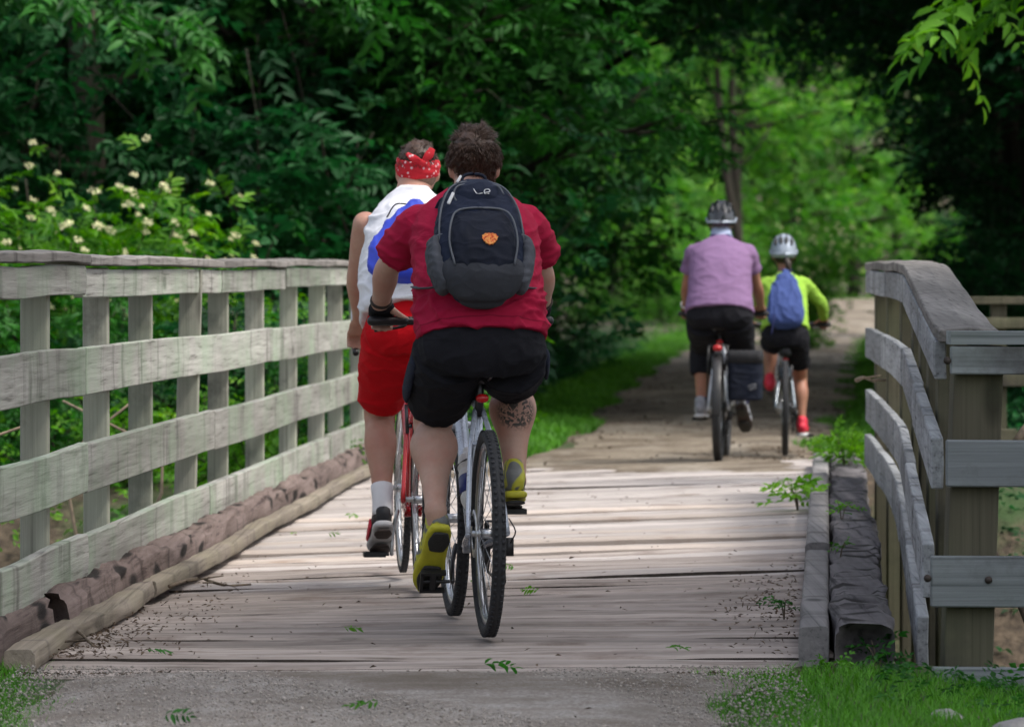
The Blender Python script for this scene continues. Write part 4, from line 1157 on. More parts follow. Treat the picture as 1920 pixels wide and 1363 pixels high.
garment(PC, 'shirt', [([(0, .155, .955), (0, .17, 1.0), (0, .20, 1.08), (0, .25, 1.19), (0, .31, 1.30), (0, .345, 1.375), (0, .37, 1.425), (0, .378, 1.445)], [(.226, .188), (.222, .182), (.212, .172), (.206, .163), (.202, .146), (.172, .115), (.10, .082), (.072, .07)], 2.3)] +
        [([(s * .10, .325, 1.33), (s * .165, .345, 1.345), (s * .192, .39, 1.28), (s * .207, .42, 1.225)], [.072, .068, .063, .065], 2.0) for s in (-1, 1)], M['purple'], .009, 4, wrinkle(.0045, 4, 4, 11, 2, 21))
garment(PC, 'capri_trousers', [([(0, .17, .86), (0, .17, .92), (0, .18, .98), (0, .20, 1.02)], [(.18, .13), (.216, .178), (.214, .178), (.20, .16)], 2.4), thigh((-.105, .21, .90), (-.125, .60, .74), -.1, 1.0, (.118, .12), (.105, .105), (.084, .086)), thigh((.105, .21, .90), (.135, .53, .65), -.1, 1.0, (.118, .12), (.105, .105), (.084, .086)),
        ([(-.125, .605, .75), (-.128, .585, .65), (-.132, .55, .545)], [.09, .088, .076], 2.0), ([(.135, .53, .66), (.138, .44, .60), (.142, .36, .53)], [.09, .09, .08], 2.0)], M['short_black'], .009, 4, wr2)
cl = MB(); cl.loft([(0, .378, 1.43), (0, .392, 1.475), (0, .40, 1.49)], [(.082, .078), (.068, .07), (.066, .068)], 20, 3, cap='flat'); cl.build('collar', plain('pale_blue_cloth', (.36, .42, .58), .9), PC)
vk = MB(); vk.loft([(0, .30, 1.415), (0, .312, 1.44), (0, .33, 1.462)], [(.012, .012), (.055, .014), (.075, .014)], 14, 3); vk.build('collar_trim', M['navy_cloth'], PC)
for k_ in 'LR': shoe(PC, Cd['foot' + k_][0], Cd['foot' + k_][1], (0, .1 if k_ == 'L' else .6, 1), .265, .046, M['shoe_grey'], M['shoe_white'] if k_ == 'L' else M['shoe_dk'], M['tread'], True)
for k_ in 'LR':
    an = Vector(Cd['leg' + k_][2]); kn = Vector(Cd['leg' + k_][1]); sk_ = MB(); sk_.loft([an - Vector((0, 0, .03)), an, an.lerp(kn, .1)], [.042, .042, .043], 16, 2, cap='flat'); sk_.build('sock', M['navy_cloth'], PC)
wt = MB(); wt.ring((0, 0, 0), .031, [(-.003, -.008), (.003, -.008), (.003, .008), (-.003, .008)], 20, 'z'); ob = wt.build('wrist_watch', M['shoe_white'], PC); ob.location = (-.246, .69, 1.01); ob.rotation_euler = (R(55), 0, 0)

# --- the girl in lime green
TD = [(.18, .74, .125, .10), (.18, .81, .155, .125), (.21, .89, .145, .12), (.26, 1.00, .14, .115), (.33, 1.10, .142, .10), (.375, 1.175, .125, .08), (.40, 1.225, .065, .06), (.41, 1.245, .046, .046)]
Dd = dict(label='girl in lime green long sleeved top and silver helmet riding ahead', loc=D_LOC, yaw=D_YAW, skin=M['skin_c'], torso=TD, head=(-.01, .46, 1.375), hr=(.070, .086, .10), neck=.044,
          armL=[(-.135, .37, 1.155), (-.24, .53, 1.02), (-.268, .70, .92), (-.268, .745, .88)], armR=[(.135, .37, 1.155), (.255, .53, 1.03), (.272, .70, .92), (.268, .745, .88)], armr=.036,
          legL=[(-.075, .20, .78), (-.10, .56, .78), (-.105, .44, .44)], legR=[(.075, .20, .78), (.105, .50, .52), (.115, .39, .20)], legr=.058,
          footL=[(-.105, .385, .405), (-.105, .60, .44)], footR=[(.115, .33, .115), (.125, .55, .115)], vox=.01, hand=.85)
PD = make_person(Dd)
garment(PD, 'long_sleeved_top', [([(0, .165, .84), (0, .20, .90), (0, .26, 1.0), (0, .33, 1.10), (0, .372, 1.17), (0, .395, 1.212), (0, .405, 1.235)], [(.168, .135), (.16, .132), (.153, .126), (.152, .112), (.134, .092), (.08, .07), (.058, .056)], 2.3)] +
        [([(s * .095, .36, 1.17), (s * .135, .37, 1.155), (s * .20, .465, 1.085), tuple(Dd['arm' + k_][1]), tuple(Vector(Dd['arm' + k_][1]).lerp(Vector(Dd['arm' + k_][2]), .55)), tuple(Vector(Dd['arm' + k_][1]).lerp(Vector(Dd['arm' + k_][2]), .93))], [.055, .054, .046, .042, .037, .031], 2.0) for s, k_ in ((-1, 'L'), (1, 'R'))], M['lime'], .009, 4, wrinkle(.005, 6, 6, 12, 3, 31))
garment(PD, 'shorts', [([(0, .18, .725), (0, .18, .78), (0, .19, .86), (0, .20, .89)], [(.12, .10), (.162, .135), (.158, .132), (.145, .12)], 2.4), thigh((-.08, .21, .775), (-.10, .56, .78), -.1, .62, (.09, .092), (.084, .084), (.078, .078)), thigh((.08, .21, .775), (.105, .50, .52), -.1, .60, (.09, .092), (.084, .084), (.08, .08))], M['short_black'], .009, 4, wr2)
for k_ in 'LR': shoe(PD, Dd['foot' + k_][0], Dd['foot' + k_][1], (0, 0, 1), .235, .042, M['shoe_red'], M['shoe_white'] if k_ == 'R' else M['shoe_dk'], M['tread'])
hm = MB(); hc = Vector(Dd['head']); hm.ball(hc + Vector((0, -.01, .005)), (.074, .09, .095), 20, 14); hairmesh(hm, hc + Vector((0, -.01, 0)), (.073, .088, .095), 700, .035, 15, -.6)
hm.loft([hc + Vector((.01, -.09, -.02)), hc + Vector((.03, -.12, -.07)), hc + Vector((.035, -.115, -.13)), hc + Vector((.03, -.11, -.17))], [.014, .022, .018, .006], 12, 4)
hm.build('hair', M['hair_dark'], PD)
hm = MB(); hc = Vector(Cd['head']); hm.ball(hc + Vector((0, -.008, -.005)), (.075, .092, .095), 20, 14); hairmesh(hm, hc + Vector((0, -.01, -.01)), (.073, .09, .09), 500, .03, 16, -.75); hm.build('hair', plain('grey_hair', (.20, .17, .15), .6, var=.4, vs=50), PC)

def helmet(P, hc, rad, shell, rim, trim):
    hc = Vector(hc); mb = MB(); V = []; Fs = []; n, m_ = 32, 12
    for i in range(m_ + 1):
        th = R(4) + R(98) * i / m_
        for k_ in range(n):
            ph = 2 * math.pi * k_ / n
            s = 1.0 + (.10 if math.sin(ph) < 0 else .06) * abs(math.sin(ph))
            g = 1.0 - (.05 if (k_ % 4 in (0,)) and 2 < i < 10 else 0)
            V.append(hc + Vector((rad[0] * math.sin(th) * math.cos(ph) * g, rad[1] * math.sin(th) * math.sin(ph) * s * g, rad[2] * math.cos(th) * g - (.012 if math.sin(ph) < -.3 else 0) * (i / m_) ** 2 * 3)))
    for i in range(m_):
        for k_ in range(n):
            q = (k_ + 1) % n; Fs.append((i * n + k_, (i + 1) * n + k_, (i + 1) * n + q, i * n + q))
    V.append(hc + Vector((0, 0, rad[2]))); Fs += [(len(V) - 1, k_, (k_ + 1) % n) for k_ in range(n)]
    mb.add(V, Fs)
    h = mb.build('helmet', shell, P)
    so = h.modifiers.new('s', 'SOLIDIFY'); so.thickness = .012; so.offset = -1
    vt = MB()
    for off in (-.62, -.21, .21, .62):
        for (e0, e1) in ((R(18), R(58)), (R(70), R(112)), (R(124), R(160))):
            pts = []
            for a in np.linspace(e0, e1, 7):
                c_ = math.sqrt(1 - off * off)
                pts.append(hc + Vector((rad[0] * off * .96, -rad[1] * 1.075 * math.cos(a) * c_ * .96, rad[2] * math.sin(a) * c_ * .955)))
            vt.loft(pts, [(.003, .006), (.011, .008), (.014, .008), (.015, .008), (.014, .008), (.011, .008), (.003, .006)], 8, 2)
    vt.build('helmet_vent', trim, h)
    rr_ = MB(); rr_.loft([hc + Vector((rad[0] * 1.02 * math.cos(a), rad[1] * 1.08 * math.sin(a), -.012 if math.sin(a) > -.3 else -.034)) for a in np.linspace(0, 2 * math.pi, 36, endpoint=False)], [(.008, .009)] * 36, 8, closed=True); rr_.build('helmet_rim', rim, h)
    sp = MB()
    for s in (-1, 1): sp.tube([hc + Vector((s * rad[0] * .96, -.05, -.03)), hc + Vector((s * .078, .01, -.075)), hc + Vector((s * .03, .045, -.135)), hc + Vector((0, .05, -.14))], .005, 6, 3)
    sp.build('chin_strap', M['black'], h)
M['helm_black'] = plain('black_helmet', (.012, .013, .016), .2, coat=.6)
M['helm_silver'] = plain('silver_helmet', (.33, .38, .45), .35, .2, coat=.3)
M['helm_dark'] = plain('helmet_vents', (.045, .048, .055), .4)
M['helm_vent'] = plain('helmet_vents_dark', (.02, .022, .026), .6)
helmet(PC, Vector(Cd['head']) + Vector((0, -.004, .028)), (.095, .115, .112), M['helm_black'], M['helm_silver'], M['helm_vent'])
helmet(PD, Vector(Dd['head']) + Vector((0, -.004, .03)), (.09, .112, .108), M['helm_silver'], M['helm_silver'], M['helm_vent'])

# ------------------------------------------------------------------ bags
def onbike(bike, yaw, p_, tilt): 
    return Matrix.Translation(bike) @ Matrix.Rotation(R(yaw), 4, 'Z') @ Matrix.Translation(p_) @ Matrix.Rotation(-R(tilt), 4, 'X')
M['pack'] = cloth('navy_pack', (.013, .019, .040), .25, .15, .75)
M['pack_dark'] = cloth('black_pack', (.008, .011, .022), .25, .1, .7)
M['pack_grey'] = cloth('grey_pack_base', (.045, .048, .058), .18, .1)
M['pack_mesh'] = cloth('grey_mesh_pocket', (.075, .08, .095), .3, .1)
M['piping'] = plain('grey_piping', (.10, .11, .13), .6)
bp = tag(empty('backpack'), 'navy and grey backpack with orange emblem on the crimson shirt', 'backpack')
bp.matrix_basis = onbike(A_LOC, A_YAW, (-.02, .07, 1.098), 27) @ Matrix.Diagonal((.86, .92, .93, 1))
def packring(z, a, b, y0): return (0, y0 - b, z), (a, b)
pr = [packring(*q) for q in ((.03, .12, .07, .0), (.05, .155, .10, .005), (.10, .178, .112, .01), (.20, .180, .112, .012), (.30, .165, .10, .012), (.38, .14, .08, .01), (.44, .105, .055, .008), (.475, .06, .03, .004))]
mb = MB(); mb.loft([q[0] for q in pr], [q[1] for q in pr], 32, 4, p=2.7)
me = fuse(mb, .006, 4, wrinkle(.004, 9, 9, 14, 3, 41)); me.materials.append(M['pack']); link('main_compartment', me, bp)
mb = MB(); mb.loft([(0, -.155, .035), (0, -.175, .07), (0, -.185, .15), (0, -.18, .22), (0, -.165, .275), (0, -.15, .295)], [(.09, .035), (.125, .055), (.13, .058), (.122, .052), (.105, .035), (.08, .015)], 28, 4, p=2.8)
me = fuse(mb, .006, 4, wrinkle(.005, 10, 9, 12, 5, 43)); me.materials.append(M['pack_dark']); pk = link('front_pocket', me, bp)
mb = MB(); mb.loft([(0, -.13, .335), (0, -.135, .36), (0, -.12, .41), (0, -.10, .435)], [(.07, .03), (.09, .045), (.08, .04), (.05, .015)], 24, 4, p=2.6)
me = fuse(mb, .006, 3, wrinkle(.005, 10, 9, 12, 5, 47)); me.materials.append(M['pack']); tp = link('top_pocket', me, bp)
mb = MB(); mb.loft([(0, -.08, .005), (0, -.098, .022), (0, -.115, .06), (0, -.118, .09)], [(.10, .06), (.142, .09), (.168, .112), (.166, .108)], 32, 4, p=2.7)
me = fuse(mb, .006, 3); me.materials.append(M['pack_grey']); link('base_panel', me, bp)
for s in (-1, 1):
    mb = MB(); mb.loft([(s * .150, -.105, .03), (s * .172, -.105, .10), (s * .182, -.105, .165), (s * .178, -.105, .195)], [(.03, .06), (.032, .075), (.03, .075), (.022, .07)], 20, 3, p=2.4)
    me = fuse(mb, .006, 3, wrinkle(.004, 12, 12, 18, 6, 45)); me.materials.append(M['pack_mesh']); sp_ = link('side_pocket', me, bp)
    pb = MB(); pb.tube([(s * .140, -.178, .205), (s * .185, -.15, .203), (s * .205, -.105, .20), (s * .19, -.05, .20)], .004, 6, 4); pb.build('piping', M['piping'], sp_)
    # shoulder strap over the shoulder and back under the arm
    stp = MB(); stp.loft([(s * .07, -.01, .44), (s * .10, .05, .455), (s * .12, .13, .42), (s * .135, .21, .33)], [(.03, .008), (.032, .01), (.032, .01), (.028, .008)], 12, 4)
    stp.build('shoulder_strap', M['pack'], bp)
    s3 = MB(); s3.loft([(s * .16, -.06, .05), (s * .20, -.0, .075), (s * .232, .07, .11), (s * .235, .14, .15)], [(.016, .004)] * 4, 8, 4); s3.build('lower_strap', M['pack_mesh'], bp)
pp_ = MB()
pp_.tube([(-.115, -.215, .06), (-.132, -.222, .15), (-.118, -.222, .24), (-.085, -.20, .288), (0, -.198, .298), (.085, -.20, .288), (.118, -.222, .24), (.132, -.222, .15), (.115, -.215, .06)], .0042, 6, 5); pp_.build('piping', M['piping'], pk)
pp_ = MB(); pp_.tube([(-.165, -.165, .18), (-.155, -.165, .29), (-.125, -.145, .38), (-.08, -.11, .44), (0, -.09, .462), (.08, -.11, .44), (.125, -.145, .38), (.155, -.165, .29), (.165, -.165, .18)], .004, 6, 5); pp_.build('zip_line', M['piping'], bp)
pp_ = MB(); pp_.tube([(-.085, -.162, .335), (-.098, -.165, .37), (-.075, -.155, .41), (0, -.148, .42), (.075, -.155, .41), (.098, -.165, .37)], .0036, 6, 5); pp_.build('piping', M['piping'], tp)
lp = MB(); lp.tube([(-.045, -.03, .465), (-.04, -.035, .51), (0, -.035, .522), (.045, -.035, .51), (.05, -.03, .46)], .0065, 8, 5); lp.build('haul_loop', M['pack_dark'], bp)
white = plain('white_print', (.72, .72, .74), .5, var=.05)
zp = MB(); zp.loft([(-.125, -.20, .315), (-.105, -.202, .355)], [(.007, .004), (.006, .004)], 8, 2); zp.build('zip_pull', white, bp)
zp = MB(); zp.loft([(-.075, -.12, .445), (-.06, -.115, .47)], [(.005, .004), (.005, .004)], 8, 2); zp.build('zip_pull', white, bp)
# small maker's mark: a long tick and a rounded e
lg = MB(); lg.tube([(-.022, -.183, .383), (-.01, -.186, .362), (.012, -.186, .364)], .0018, 6, 3)
lg.tube([(.018, -.185, .366), (.040, -.185, .370), (.038, -.184, .380), (.022, -.184, .378), (.02, -.186, .362), (.038, -.186, .362)], .002, 6, 3); lg.build('printed_mark', white, bp)
# orange emblem on the pocket
m, nt, b = newmat('orange_emblem'); M['emblem'] = m
v = coords(nt, rand=False)
c = ramp(nt, noi(nt, v, 75, 3, .6, 1.2), [(.38, (.42, .02, .01)), (.48, (.75, .12, .02)), (.60, (.85, .42, .10)), (.70, (.35, .05, .01))])
nt.links.new(c, b.inputs['Base Color']); b.inputs['Roughness'].default_value = .7
em = MB(); ec = Vector((.022, -.2485, .150))
V = [ec]; n = 26
for k_ in range(n):
    a = 2 * math.pi * k_ / n; rr_ = (1 + (.12 if k_ % 2 else 0) + .1 * math.sin(3 * a))
    V.append(ec + Vector((.028 * rr_ * math.cos(a), .0, .021 * rr_ * math.sin(a))))
V2 = [v_ + Vector((0, .02, 0)) for v_ in V]
Fs = [(0, 1 + k_, 1 + (k_ + 1) % n) for k_ in range(n)] + [(1 + k_, n + 2 + k_, n + 2 + (k_ + 1) % n, 1 + (k_ + 1) % n) for k_ in range(n)]
em.add(V + V2, Fs); em.build('emblem', M['emblem'], pk, False)

def drawbag(label, M4, W, H, D, mat, cordmat, tp_=(.42, .27)):
    t = tag(empty('drawstring_bag'), label, 'bag'); t.matrix_basis = M4
    mb = MB(); mb.loft([(0, -D * .5, 0), (0, -D * .8, H * .08), (0, -D * .9, H * .3), (0, -D * .75, H * .6), (0, -D * .5, H * .82), (0, -D * .25, H * .95), (0, -D * .2, H)],
                       [(W * .38, D * .4), (W * .49, D * .8), (W * .5, D * .9), (W * tp_[0], D * .7), (W * tp_[1], D * .45), (W * .10, D * .22), (W * .07, D * .15)], 28, 4, p=2.4)
    me = fuse(mb, .007, 4, lambda p_, n_: wrinkle(.0055, 14, 8, 7, 4, 51)(p_, n_) * (1 + .8 * p_.z / H)); me.materials.append(mat); link('pouch', me, t)
    for s in (-1, 1):
        q = MB(); q.tube([(s * W * .06, -D * .3, H * .97), (s * W * .2, .02, H * 1.03), (s * W * .28, .10, H * .97)], .003, 6, 4); q.build('cord', cordmat, t)
    q = MB(); q.tube([(-W * .3, -D * 1.5, H * .16), (-W * .31, -D * 1.75, H * .02), (-W * .38, -D * 1.4, -H * .22)], .004, 6, 4); q.build('cord', cordmat, t)
    return t
drawbag('blue drawstring bag on the back of the girl in lime green', onbike(D_LOC, D_YAW, (.0, .075, .865), 24), .25, .43, .07, M['blue_cloth'], M['navy_cloth'])
drawbag('royal blue drawstring bag on the back of the man in white', onbike(B_LOC, B_YAW, (.0, .066, 1.178), 26), .40, .34, .06, M['royal'], M['short_black'], (.37, .25))

pn = tag(empty('pannier_bag', bikeC.matrix_basis @ Vector((0, 0, 0))), 'black pannier bag hanging on the right of the white bicycle', 'bag')
pn.matrix_basis = onbike((C_LOC[0], C_LOC[1], .026), C_YAW, (.175, -.03, .40), 0)
mb = MB(); mb.loft([(0, 0, .0), (0, 0, .02), (0, 0, .15), (0, 0, .27), (0, 0, .31)], [(.104, .15), (.108, .155), (.11, .16), (.11, .158), (.108, .155)], 28, 4, p=8, cap='flat')
me = fuse(mb, .007, 1, wrinkle(.004, 9, 9, 9, 2, 61)); me.materials.append(M['pack_dark']); link('pouch', me, pn)
mb = MB(); mb.loft([(0, 0, .24), (0, 0, .29), (0, 0, .318)], [(.115, .166), (.115, .166), (.108, .158)], 28, 1, p=8, cap='flat'); mb.build('flap', M['cloth_black'], pn)
mk = MB(); gm = plain('grey_print', (.13, .135, .15), .6)
mk.tube([(.02, -.166, .085), (.045, -.168, .10), (.075, -.166, .105), (.06, -.167, .088), (.03, -.167, .075)], .004, 6, 4); mk.tube([(.035, -.167, .065), (.06, -.168, .075), (.08, -.166, .085)], .003, 6, 4); mk.build('printed_mark', gm, pn)

# ------------------------------------------------------------------ foliage
RNG = np.random.default_rng(11)
def unit(a): return a / np.maximum(np.linalg.norm(a, axis=-1, keepdims=True), 1e-9)

def leaf_arrays(O, D, U, L, Wd, tint, fine=False, fold=.25):
    """one folded leaf per row; coarse = 2 triangles, fine = 8"""
    D = unit(D); S = unit(np.cross(D, U)); U = np.cross(S, D)
    L = L[:, None]; Wd = Wd[:, None]
    n = len(O)
    if not fine:
        P = [O, O + D * L * .42 + S * Wd * .5 + U * Wd * fold, O + D * L - U * L * .12, O + D * L * .42 - S * Wd * .5 + U * Wd * fold]
        V = np.stack(P, 1).reshape(-1, 3)
        b0 = np.arange(n)[:, None] * 4
        Fc = np.concatenate([b0 + np.array([0, 1, 2]), b0 + np.array([0, 2, 3])], 1).reshape(-1, 3)
        return V, Fc, np.repeat(tint, 4)
    P = [O, O + D * L * .3 + S * Wd * .46 + U * Wd * fold, O + D * L * .3, O + D * L * .3 - S * Wd * .46 + U * Wd * fold,
         O + D * L * .66 + S * Wd * .40 + U * (Wd * fold - L * .04), O + D * L * .66 - U * L * .04, O + D * L * .66 - S * Wd * .40 + U * (Wd * fold - L * .04), O + D * L - U * L * .15]
    V = np.stack(P, 1).reshape(-1, 3); b0 = np.arange(n)[:, None] * 8
    T = [(0, 1, 2), (0, 2, 3), (1, 4, 5), (1, 5, 2), (2, 5, 6), (2, 6, 3), (4, 7, 5), (5, 7, 6)]
    Fc = np.concatenate([b0 + np.array(t) for t in T], 1).reshape(-1, 3)
    return V, Fc, np.repeat(tint, 8)

def sprays(P, D, kind, size, rng, tbase=None):
    """twigs with leaves at points P heading D -> per-leaf arrays"""
    n = len(P); D = unit(D); up = np.array((0, 0, 1.0))
    S = unit(np.cross(D, up) + 1e-6); U = np.cross(S, D)
    O_, D_, U_, L_, W_, T_ = [], [], [], [], [], []
    tb = rng.beta(1.6, 2.2, n) if tbase is None else tbase
    roll = rng.normal(0, .45, n)[:, None]
    U2 = U * np.cos(roll) + S * np.sin(roll); S2 = np.cross(D, U2)
    Lr = size * rng.uniform(.75, 1.25, n)
    if kind == 'pinnate': ts = [(.22, 1), (.22, -1), (.4, 1), (.4, -1), (.58, 1), (.58, -1), (.76, 1), (.76, -1), (.9, 1), (.9, -1), (1.0, 0)]; ll, ww, ang = .36, .36, 1.05
    elif kind == 'broad': ts = [(.15, 1), (.32, -1), (.48, 1), (.64, -1), (.8, 1), (.9, -1), (1.0, 0)]; ll, ww, ang = .42, .55, .85
    else: ts = [(.2, 1), (.35, -1), (.5, 1), (.65, -1), (.8, 1), (.92, -1), (1.0, 0)]; ll, ww, ang = .30, .5, .9
    for (t, s) in ts:
        base = P + D * (Lr * t)[:, None] - up * (Lr * .28 * t * t)[:, None]
        a = ang + rng.normal(0, .18, n)
        dd = D * np.cos(a)[:, None] + S2 * (s * np.sin(a))[:, None] if s else D
        dd = dd - up * rng.uniform(.05, .45, n)[:, None] + rng.normal(0, .1, (n, 3))
        uu = U2 + rng.normal(0, .28, (n, 3))
        le = Lr * ll * rng.uniform(.75, 1.2, n) * (1.0 if 0.2 < t < .95 else .8)
        O_.append(base); D_.append(dd); U_.append(uu); L_.append(le); W_.append(le * ww * rng.uniform(.85, 1.15, n)); T_.append(np.clip(tb + rng.normal(0, .1, n), 0, 1))
    return [np.concatenate(q) for q in (O_, D_, U_, L_, W_, T_)]

def leafmesh(name, P, D, kind, size, mat, rng, fine=False, tbase=None):
    V, Fc, T = leaf_arrays(*sprays(P, D, kind, size, rng, tbase), fine=fine)
    return quickmesh(name, V, Fc, mat, False, T)

def branch_path(a, d, L, rng, up=.25, n=5):
    pts = [np.array(a, float)]; d = np.array(d, float)
    for i in range(n):
        d = unit(d + rng.normal(0, .16, 3) + np.array((0, 0, up * .25)))
        pts.append(pts[-1] + d * L / n)
    return pts

def tree_variant(seed, H, z0, spread, nl, nspr, kind, size, mat, r0=.14, lean=(0, 0), fine=False, ztop=None, bark=True, bias=None, drop=.0):
    rng = np.random.default_rng(seed); tr = MB(); Ps, Ds = [], []
    tp = [np.array((lean[0] * z + .12 * math.sin(z * .7 + seed) * min(1, z / 3), lean[1] * z + .1 * math.cos(z * .6 + seed) * min(1, z / 3), z)) for z in np.linspace(-.3, H, 12)]
    tr.loft([tuple(p_) for p_ in tp], [r0 * (1.25 if i == 0 else 1) * (1 - .88 * i / 11) + .008 for i in range(12)], 12, 2, cap='flat')
    segs = []
    for i in range(nl):
        f = (i + rng.uniform(0, .8)) / nl
        z = lerp(z0, H * .93, f ** .9)
        c0 = np.array([np.interp(z, np.linspace(-.3, H, 12), [q[k_] for q in tp]) for k_ in range(3)])
        a = i * 2.4 + rng.normal(0, .4)
        hd = np.array((math.cos(a), math.sin(a), 0))
        if bias is not None: hd = unit(hd + np.array((bias[0], bias[1], 0)))
        L = spread * (1.0 - .55 * f) * rng.uniform(.75, 1.15)
        p_ = branch_path(c0, hd + np.array((0, 0, .35 - drop)), L, rng, .1 - drop * .5)
        rb = max(.012, r0 * .42 * (1 - .6 * f))
        tr.loft([tuple(q) for q in p_], [rb * (1 - .8 * k_ / 5) + .003 for k_ in range(6)], 7, 2, cap='flat')
        segs.append((p_, L))
        for j in range(5):
            k_ = rng.integers(1, 5); b0 = p_[k_]
            d0 = unit(p_[min(k_ + 1, 5)] - p_[k_ - 1])
            sd_ = np.cross(d0, (0, 0, 1.0)) * (1 if j % 2 else -1)
            q_ = branch_path(b0, d0 * .5 + sd_ * .8 + np.array((0, 0, .05 - drop * .3)), L * rng.uniform(.35, .55), rng, -.02 - drop * .3)
            tr.loft([tuple(w) for w in q_], [rb * .38 * (1 - .8 * w / 5) + .002 for w in range(6)], 5, 1, cap='flat')
            segs.append((q_, L * .5))
    tot = sum(s[1] for s in segs)
    for p_, L in segs:
        m_ = max(3, int(nspr * L / tot))
        t = rng.uniform(.25, 1.0, m_) ** .8 * 5
        i0 = np.minimum(t.astype(int), 4); f = (t - i0)[:, None]
        pa = np.array(p_); c0 = pa[i0] * (1 - f) + pa[i0 + 1] * f
        dd = unit(pa[i0 + 1] - pa[i0])
        sdv = rng.normal(0, 1, (m_, 3)) * np.array((1, 1, .45))
        Ps.append(c0 + rng.normal(0, .12, (m_, 3)) * (1 + L * .3)); Ds.append(dd * .5 + unit(sdv) * .9 + np.array((0, 0, -.05)))
    P_, D_ = np.concatenate(Ps), np.concatenate(Ds)
    return tr.mesh('trunk', M['bark']), leafmesh('crown', P_, D_, kind, size, mat, rng, fine)

def shrub_variant(seed, H, Rr, nst, nspr, kind, size, mat, fine=False, flowers=0, fseed=0):
    rng = np.random.default_rng(seed); tr = MB(); Ps, Ds = [], []
    for i in range(nst):
        a = rng.uniform(0, 6.28); t = rng.uniform(.15, .75)
        p_ = branch_path((rng.normal(0, .1), rng.normal(0, .1), -.15), (math.cos(a) * t, math.sin(a) * t, 1), H * rng.uniform(.7, 1.1), rng, .1, 6)
        tr.loft([tuple(q) for q in p_], [.014 * (1 - .8 * k_ / 6) + .002 for k_ in range(7)], 6, 1, cap='flat')
        m_ = nspr // nst
        tt = rng.uniform(.12, 1, m_) * 6; i0 = np.minimum(tt.astype(int), 5); f = (tt - i0)[:, None]; pa = np.array(p_)
        c0 = pa[i0] * (1 - f) + pa[i0 + 1] * f + rng.normal(0, Rr * .28, (m_, 3)) * np.array((1, 1, .5))
        Ps.append(c0); Ds.append(unit(rng.normal(0, 1, (m_, 3)) * np.array((1, 1, .5))) + np.array((0, 0, .15)))
    P_, D_ = np.concatenate(Ps), np.concatenate(Ds)
    P_[:, 2] = np.maximum(P_[:, 2], .03)
    out = [tr.mesh('stem', M['bark']), leafmesh('foliage', P_, D_, kind, size, mat, rng, fine), None]
    if flowers:
        # flat creamy umbels: many tiny florets on a domed disc
        idx = np.argsort(-(P_[:, 2] * .6 - P_[:, 1] * .9 + rng.normal(0, .35, len(P_))))[:flowers]
        O_, D2, U2, L2, W2 = [], [], [], [], []
        for k_ in idx:
            c0 = P_[k_] + unit(np.array((rng.normal(0, .3), -.6, .8))) * .12; nrm = unit(np.array((rng.normal(0, .25), -.55, .8)))
            s1 = unit(np.cross(nrm, (1.0, .1, 0))); s2 = np.cross(nrm, s1); rad = rng.uniform(.018, .042)
            for j in range(34):
                rr_ = math.sqrt(rng.uniform()) * rad; a = rng.uniform(0, 6.28)
                O_.append(c0 + s1 * rr_ * math.cos(a) + s2 * rr_ * math.sin(a) - nrm * rr_ * rr_ * 4); D2.append(rng.normal(0, 1, 3)); U2.append(nrm + rng.normal(0, .3, 3)); L2.append(.016); W2.append(.013)
        V, Fc, T = leaf_arrays(np.array(O_), np.array(D2), np.array(U2), np.array(L2), np.array(W2), np.zeros(len(O_)))
        out[2] = quickmesh('flower_cluster', V, Fc, M['flower'])
    return out

def put(name, var, x, y, rot, sc, label, cat, group=None, names=('trunk', 'crown'), mat=None, z=None, tilt=0.0):
    zz = float(ground_z(x, y)) if z is None else z
    e = empty(name, (x, y, zz), (0, tilt, rot)); e.scale = (sc, sc, sc) if not hasattr(sc, '__len__') else sc
    tag(e, label, cat, group)
    for nm, me in zip(names, var):
        if me is not None:
            o = link(nm, me, e)
            if mat is not None and nm in ('crown', 'foliage'):
                o.material_slots[0].link = 'OBJECT'; o.material_slots[0].material = mat
    return e

TV = [tree_variant(1, 11.5, 1.3, 3.0, 16, 2000, 'pinnate', .34, M['leaf_a'], .15),
      tree_variant(2, 12.5, 1.6, 3.2, 16, 2000, 'broad', .30, M['leaf_a'], .17, (.03, .02)),
      tree_variant(3, 10.5, 1.2, 2.7, 15, 1900, 'broad', .27, M['leaf_b'], .12, (-.03, 0)),
      tree_variant(4, 12.0, 1.5, 3.0, 16, 1900, 'pinnate', .38, M['leaf_b'], .14)]
ARCH = [tree_variant(5, 9.5, 3.7, 4.2, 14, 1800, 'broad', .34, M['leaf_a'], .16, (.02, 0), bias=(.8, 0)),
        tree_variant(6, 10.0, 3.8, 4.4, 14, 1800, 'pinnate', .44, M['leaf_a'], .17, (.02, 0), bias=(.8, 0))]
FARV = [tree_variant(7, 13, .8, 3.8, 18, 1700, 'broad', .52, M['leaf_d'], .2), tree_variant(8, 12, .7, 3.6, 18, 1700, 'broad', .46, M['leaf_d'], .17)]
SV = [shrub_variant(21, 2.2, .9, 9, 560, 'broad', .24, M['leaf_a']), shrub_variant(22, 1.7, .8, 9, 420, 'simple', .26, M['leaf_b']),
      shrub_variant(23, 1.3, .7, 10, 420, 'simple', .22, M['leaf_c']), shrub_variant(24, 2.4, .9, 9, 640, 'pinnate', .28, M['leaf_a'])]
SN = ('stem', 'foliage', 'flower_cluster')
rn = random.Random(5)

